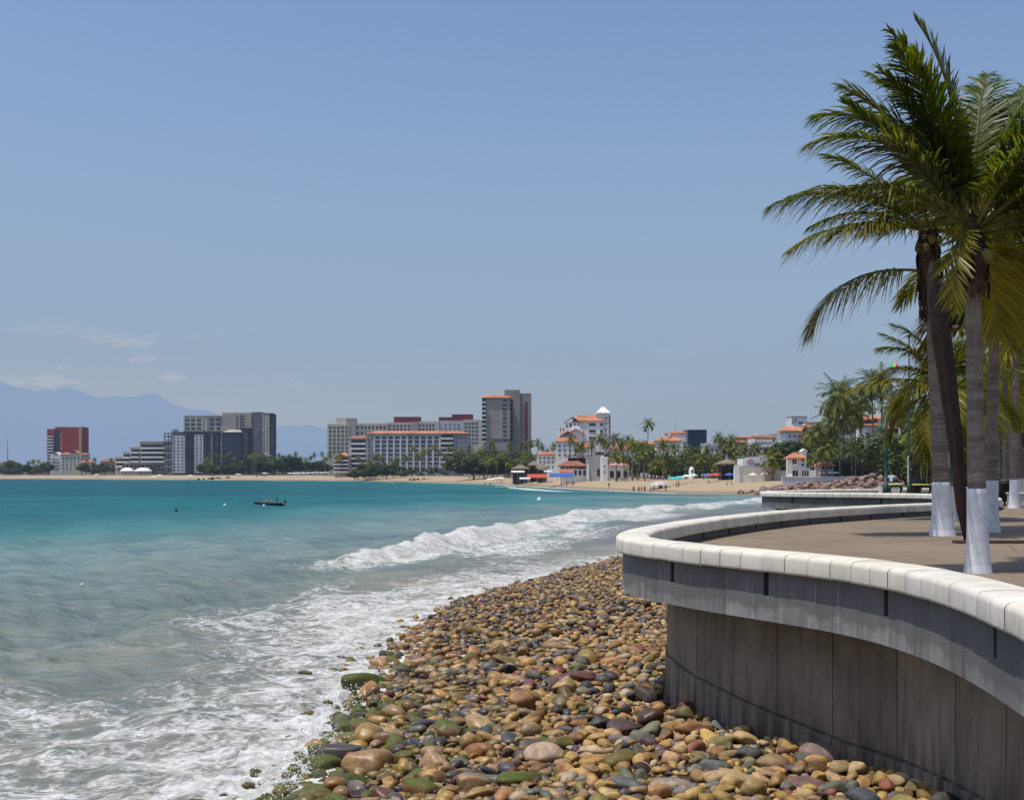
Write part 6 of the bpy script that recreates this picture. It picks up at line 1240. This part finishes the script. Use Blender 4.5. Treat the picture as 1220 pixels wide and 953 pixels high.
# boats
def panga(X, Y, rz, Ln, label, colr, motor=True, z=-.03):
    t = thing('panga_boat', label, 'boat', (X, Y, z), rz); n = 13; V = []; k = Ln/6.0
    secs_ = []
    for i in range(n):
        q = i/(n-1); x_ = (q-.5)*Ln; hw = .78*k*(1-max(0, (q-.45)/.55)**2.4)*(1-.12*max(0, .3-q)/.3)+.015; sh_ = (.55+.55*max(0, (q-.35)/.65)**2.2)*k; keel = (-.12+.50*max(0, (q-.7)/.3)**2)*k
        secs_.append([(x_, -hw, sh_), (x_, -hw*.86, sh_*.45), (x_, -hw*.45, keel*.6), (x_, 0, keel), (x_, hw*.45, keel*.6), (x_, hw*.86, sh_*.45), (x_, hw, sh_), (x_, hw*.86, sh_-.02), (x_, hw*.72, .12*k+keel*.5), (x_, 0, .10*k+keel*.5), (x_, -hw*.72, .12*k+keel*.5), (x_, -hw*.86, sh_-.02)])
    V = [p for s_ in secs_ for p in s_]; m_ = 12
    mb = MB().add(V, [(i*m_+a, i*m_+(a+1) % m_, (i+1)*m_+(a+1) % m_, (i+1)*m_+a) for i in range(n-1) for a in range(m_)]+[tuple(range(m_)), tuple((n-1)*m_+a for a in range(m_))])
    mb.build('hull', mat('boat_'+colr[0], colr[1], .5, .15, 1.5), t, True)
    for q in (-.26, -.04, .18): MB().box(q*Ln-.13*k, q*Ln+.13*k, -.62*k, .62*k, .38*k, .44*k).build('bench', m_rail, t)
    if motor:
        mt = MB().box(-.5*Ln-.35*k, -.5*Ln-.02, -.16*k, .16*k, .55*k, 1.0*k).build('outboard_motor', m_black, t); bevel(mt, .06); MB().tube([(-.5*Ln-.2*k, 0, .56*k), (-.5*Ln-.24*k, 0, -.2)], .07*k, 6).build('motor_leg', m_black, mt)
    return t
dbt = 186; bx_ = wx(320.5, dbt); panga(bx_, dbt, R(168), 4.9, 'dark grey open fishing boat with upswept bow carrying people on the teal water', ('dark_grey_hull', (.06, .065, .07)))
me, wear, _, _ = person_lib[4]
for k, (dx, col_) in enumerate(((1.35, 3), (.5, 4), (-.35, 4))):
    o = link('person', person_lib[4][0] if col_ == 4 else person_lib[3][0]); o.location = (bx_+dx*.95, dbt-dx*.2, -.05 if col_ == 4 else .05); o.rotation_euler = (0, 0, R(80+40*k)); o.scale = (.8,)*3; tag(o, ('person standing in the dark fishing boat by its motor', 'person sitting in the middle of the dark fishing boat', 'person sitting toward the bow of the dark fishing boat')[k], 'person', 'people in the fishing boat')
panga(wx(598, 400), 400, R(-4), 4.6, 'small white and grey boat moored off the beach below the taupe tower', ('white_hull', (.55, .56, .60)), True); panga(wx(466, 560), 560, R(12), 3.2, 'tiny white skiff close to the short breakwater', ('cream_hull', (.65, .64, .60)), False)
m_buoy = mat('white_buoy_plastic', (.8, .8, .78), .4, .05)
for px, py, r_, lab in ((642.5, 595.5, .42, 'white buoy on the teal water before the breaker'), (268, 602, .24, 'white buoy left of the fishing boat'), (314.5, 602.5, .2, 'white float right beside the fishing boat'), (210, 608, .2, 'dark float on the water far left of the boat'), (98, 697, .07, 'tiny white float in the grey water on the left')):
    d = H*F/(py-HZ); t = thing('buoy', lab, 'buoy', (wx(px, d), d, .02)); mm = m_black if 'dark' in lab else m_buoy
    MB().lathe([(0, -r_*.8), (r_*.7, -r_*.6), (r_, -.1*r_), (r_*.9, r_*.5), (r_*.35, r_*.9), (r_*.3, r_*1.2), (0, r_*1.25)], 10).build('float', mm, t, True); fl_ = t.children[0]; MB().lathe([(r_*.12, r_*1.26), (r_*.3, r_*1.4), (r_*.12, r_*1.55)], 8).build('eyelet', m_black, fl_, True)

# spray thrown up by the wash on the nearest boulders
rg = np.random.default_rng(77); V0, F0 = ICO[1]; V = []; Fc = []
for cx_, cy_, n_, sp_x, hh in ((-3.45, 19.6, 420, .55, .42), (-3.35, 21.2, 300, .5, .34), (-3.4, 24.6, 200, .5, .25), (-3.4, 18.2, 260, .5, .3), (-3.3, 27.4, 140, .5, .2)):
    for k in range(n_):
        p = np.array((cx_+rg.normal()*sp_x*.5, cy_+rg.normal()*.7, .06+abs(rg.normal())*hh*.6)); r_ = rg.uniform(.004, .017)*(1.3-min(1, p[2]*1.4)); Fc.append(F0+len(V)*len(V0)); V.append(V0*r_*np.array((1, 1, rg.uniform(.8, 1.6)))+p)
tag(link('sea_spray', mesh_np('sea_spray', np.concatenate(V), np.concatenate(Fc), mat('spray_droplets', (.78, .79, .79), .4, .05, 5))), 'fine white spray thrown up where the wash hits the mossy boulders', 'spray', None, 'stuff')
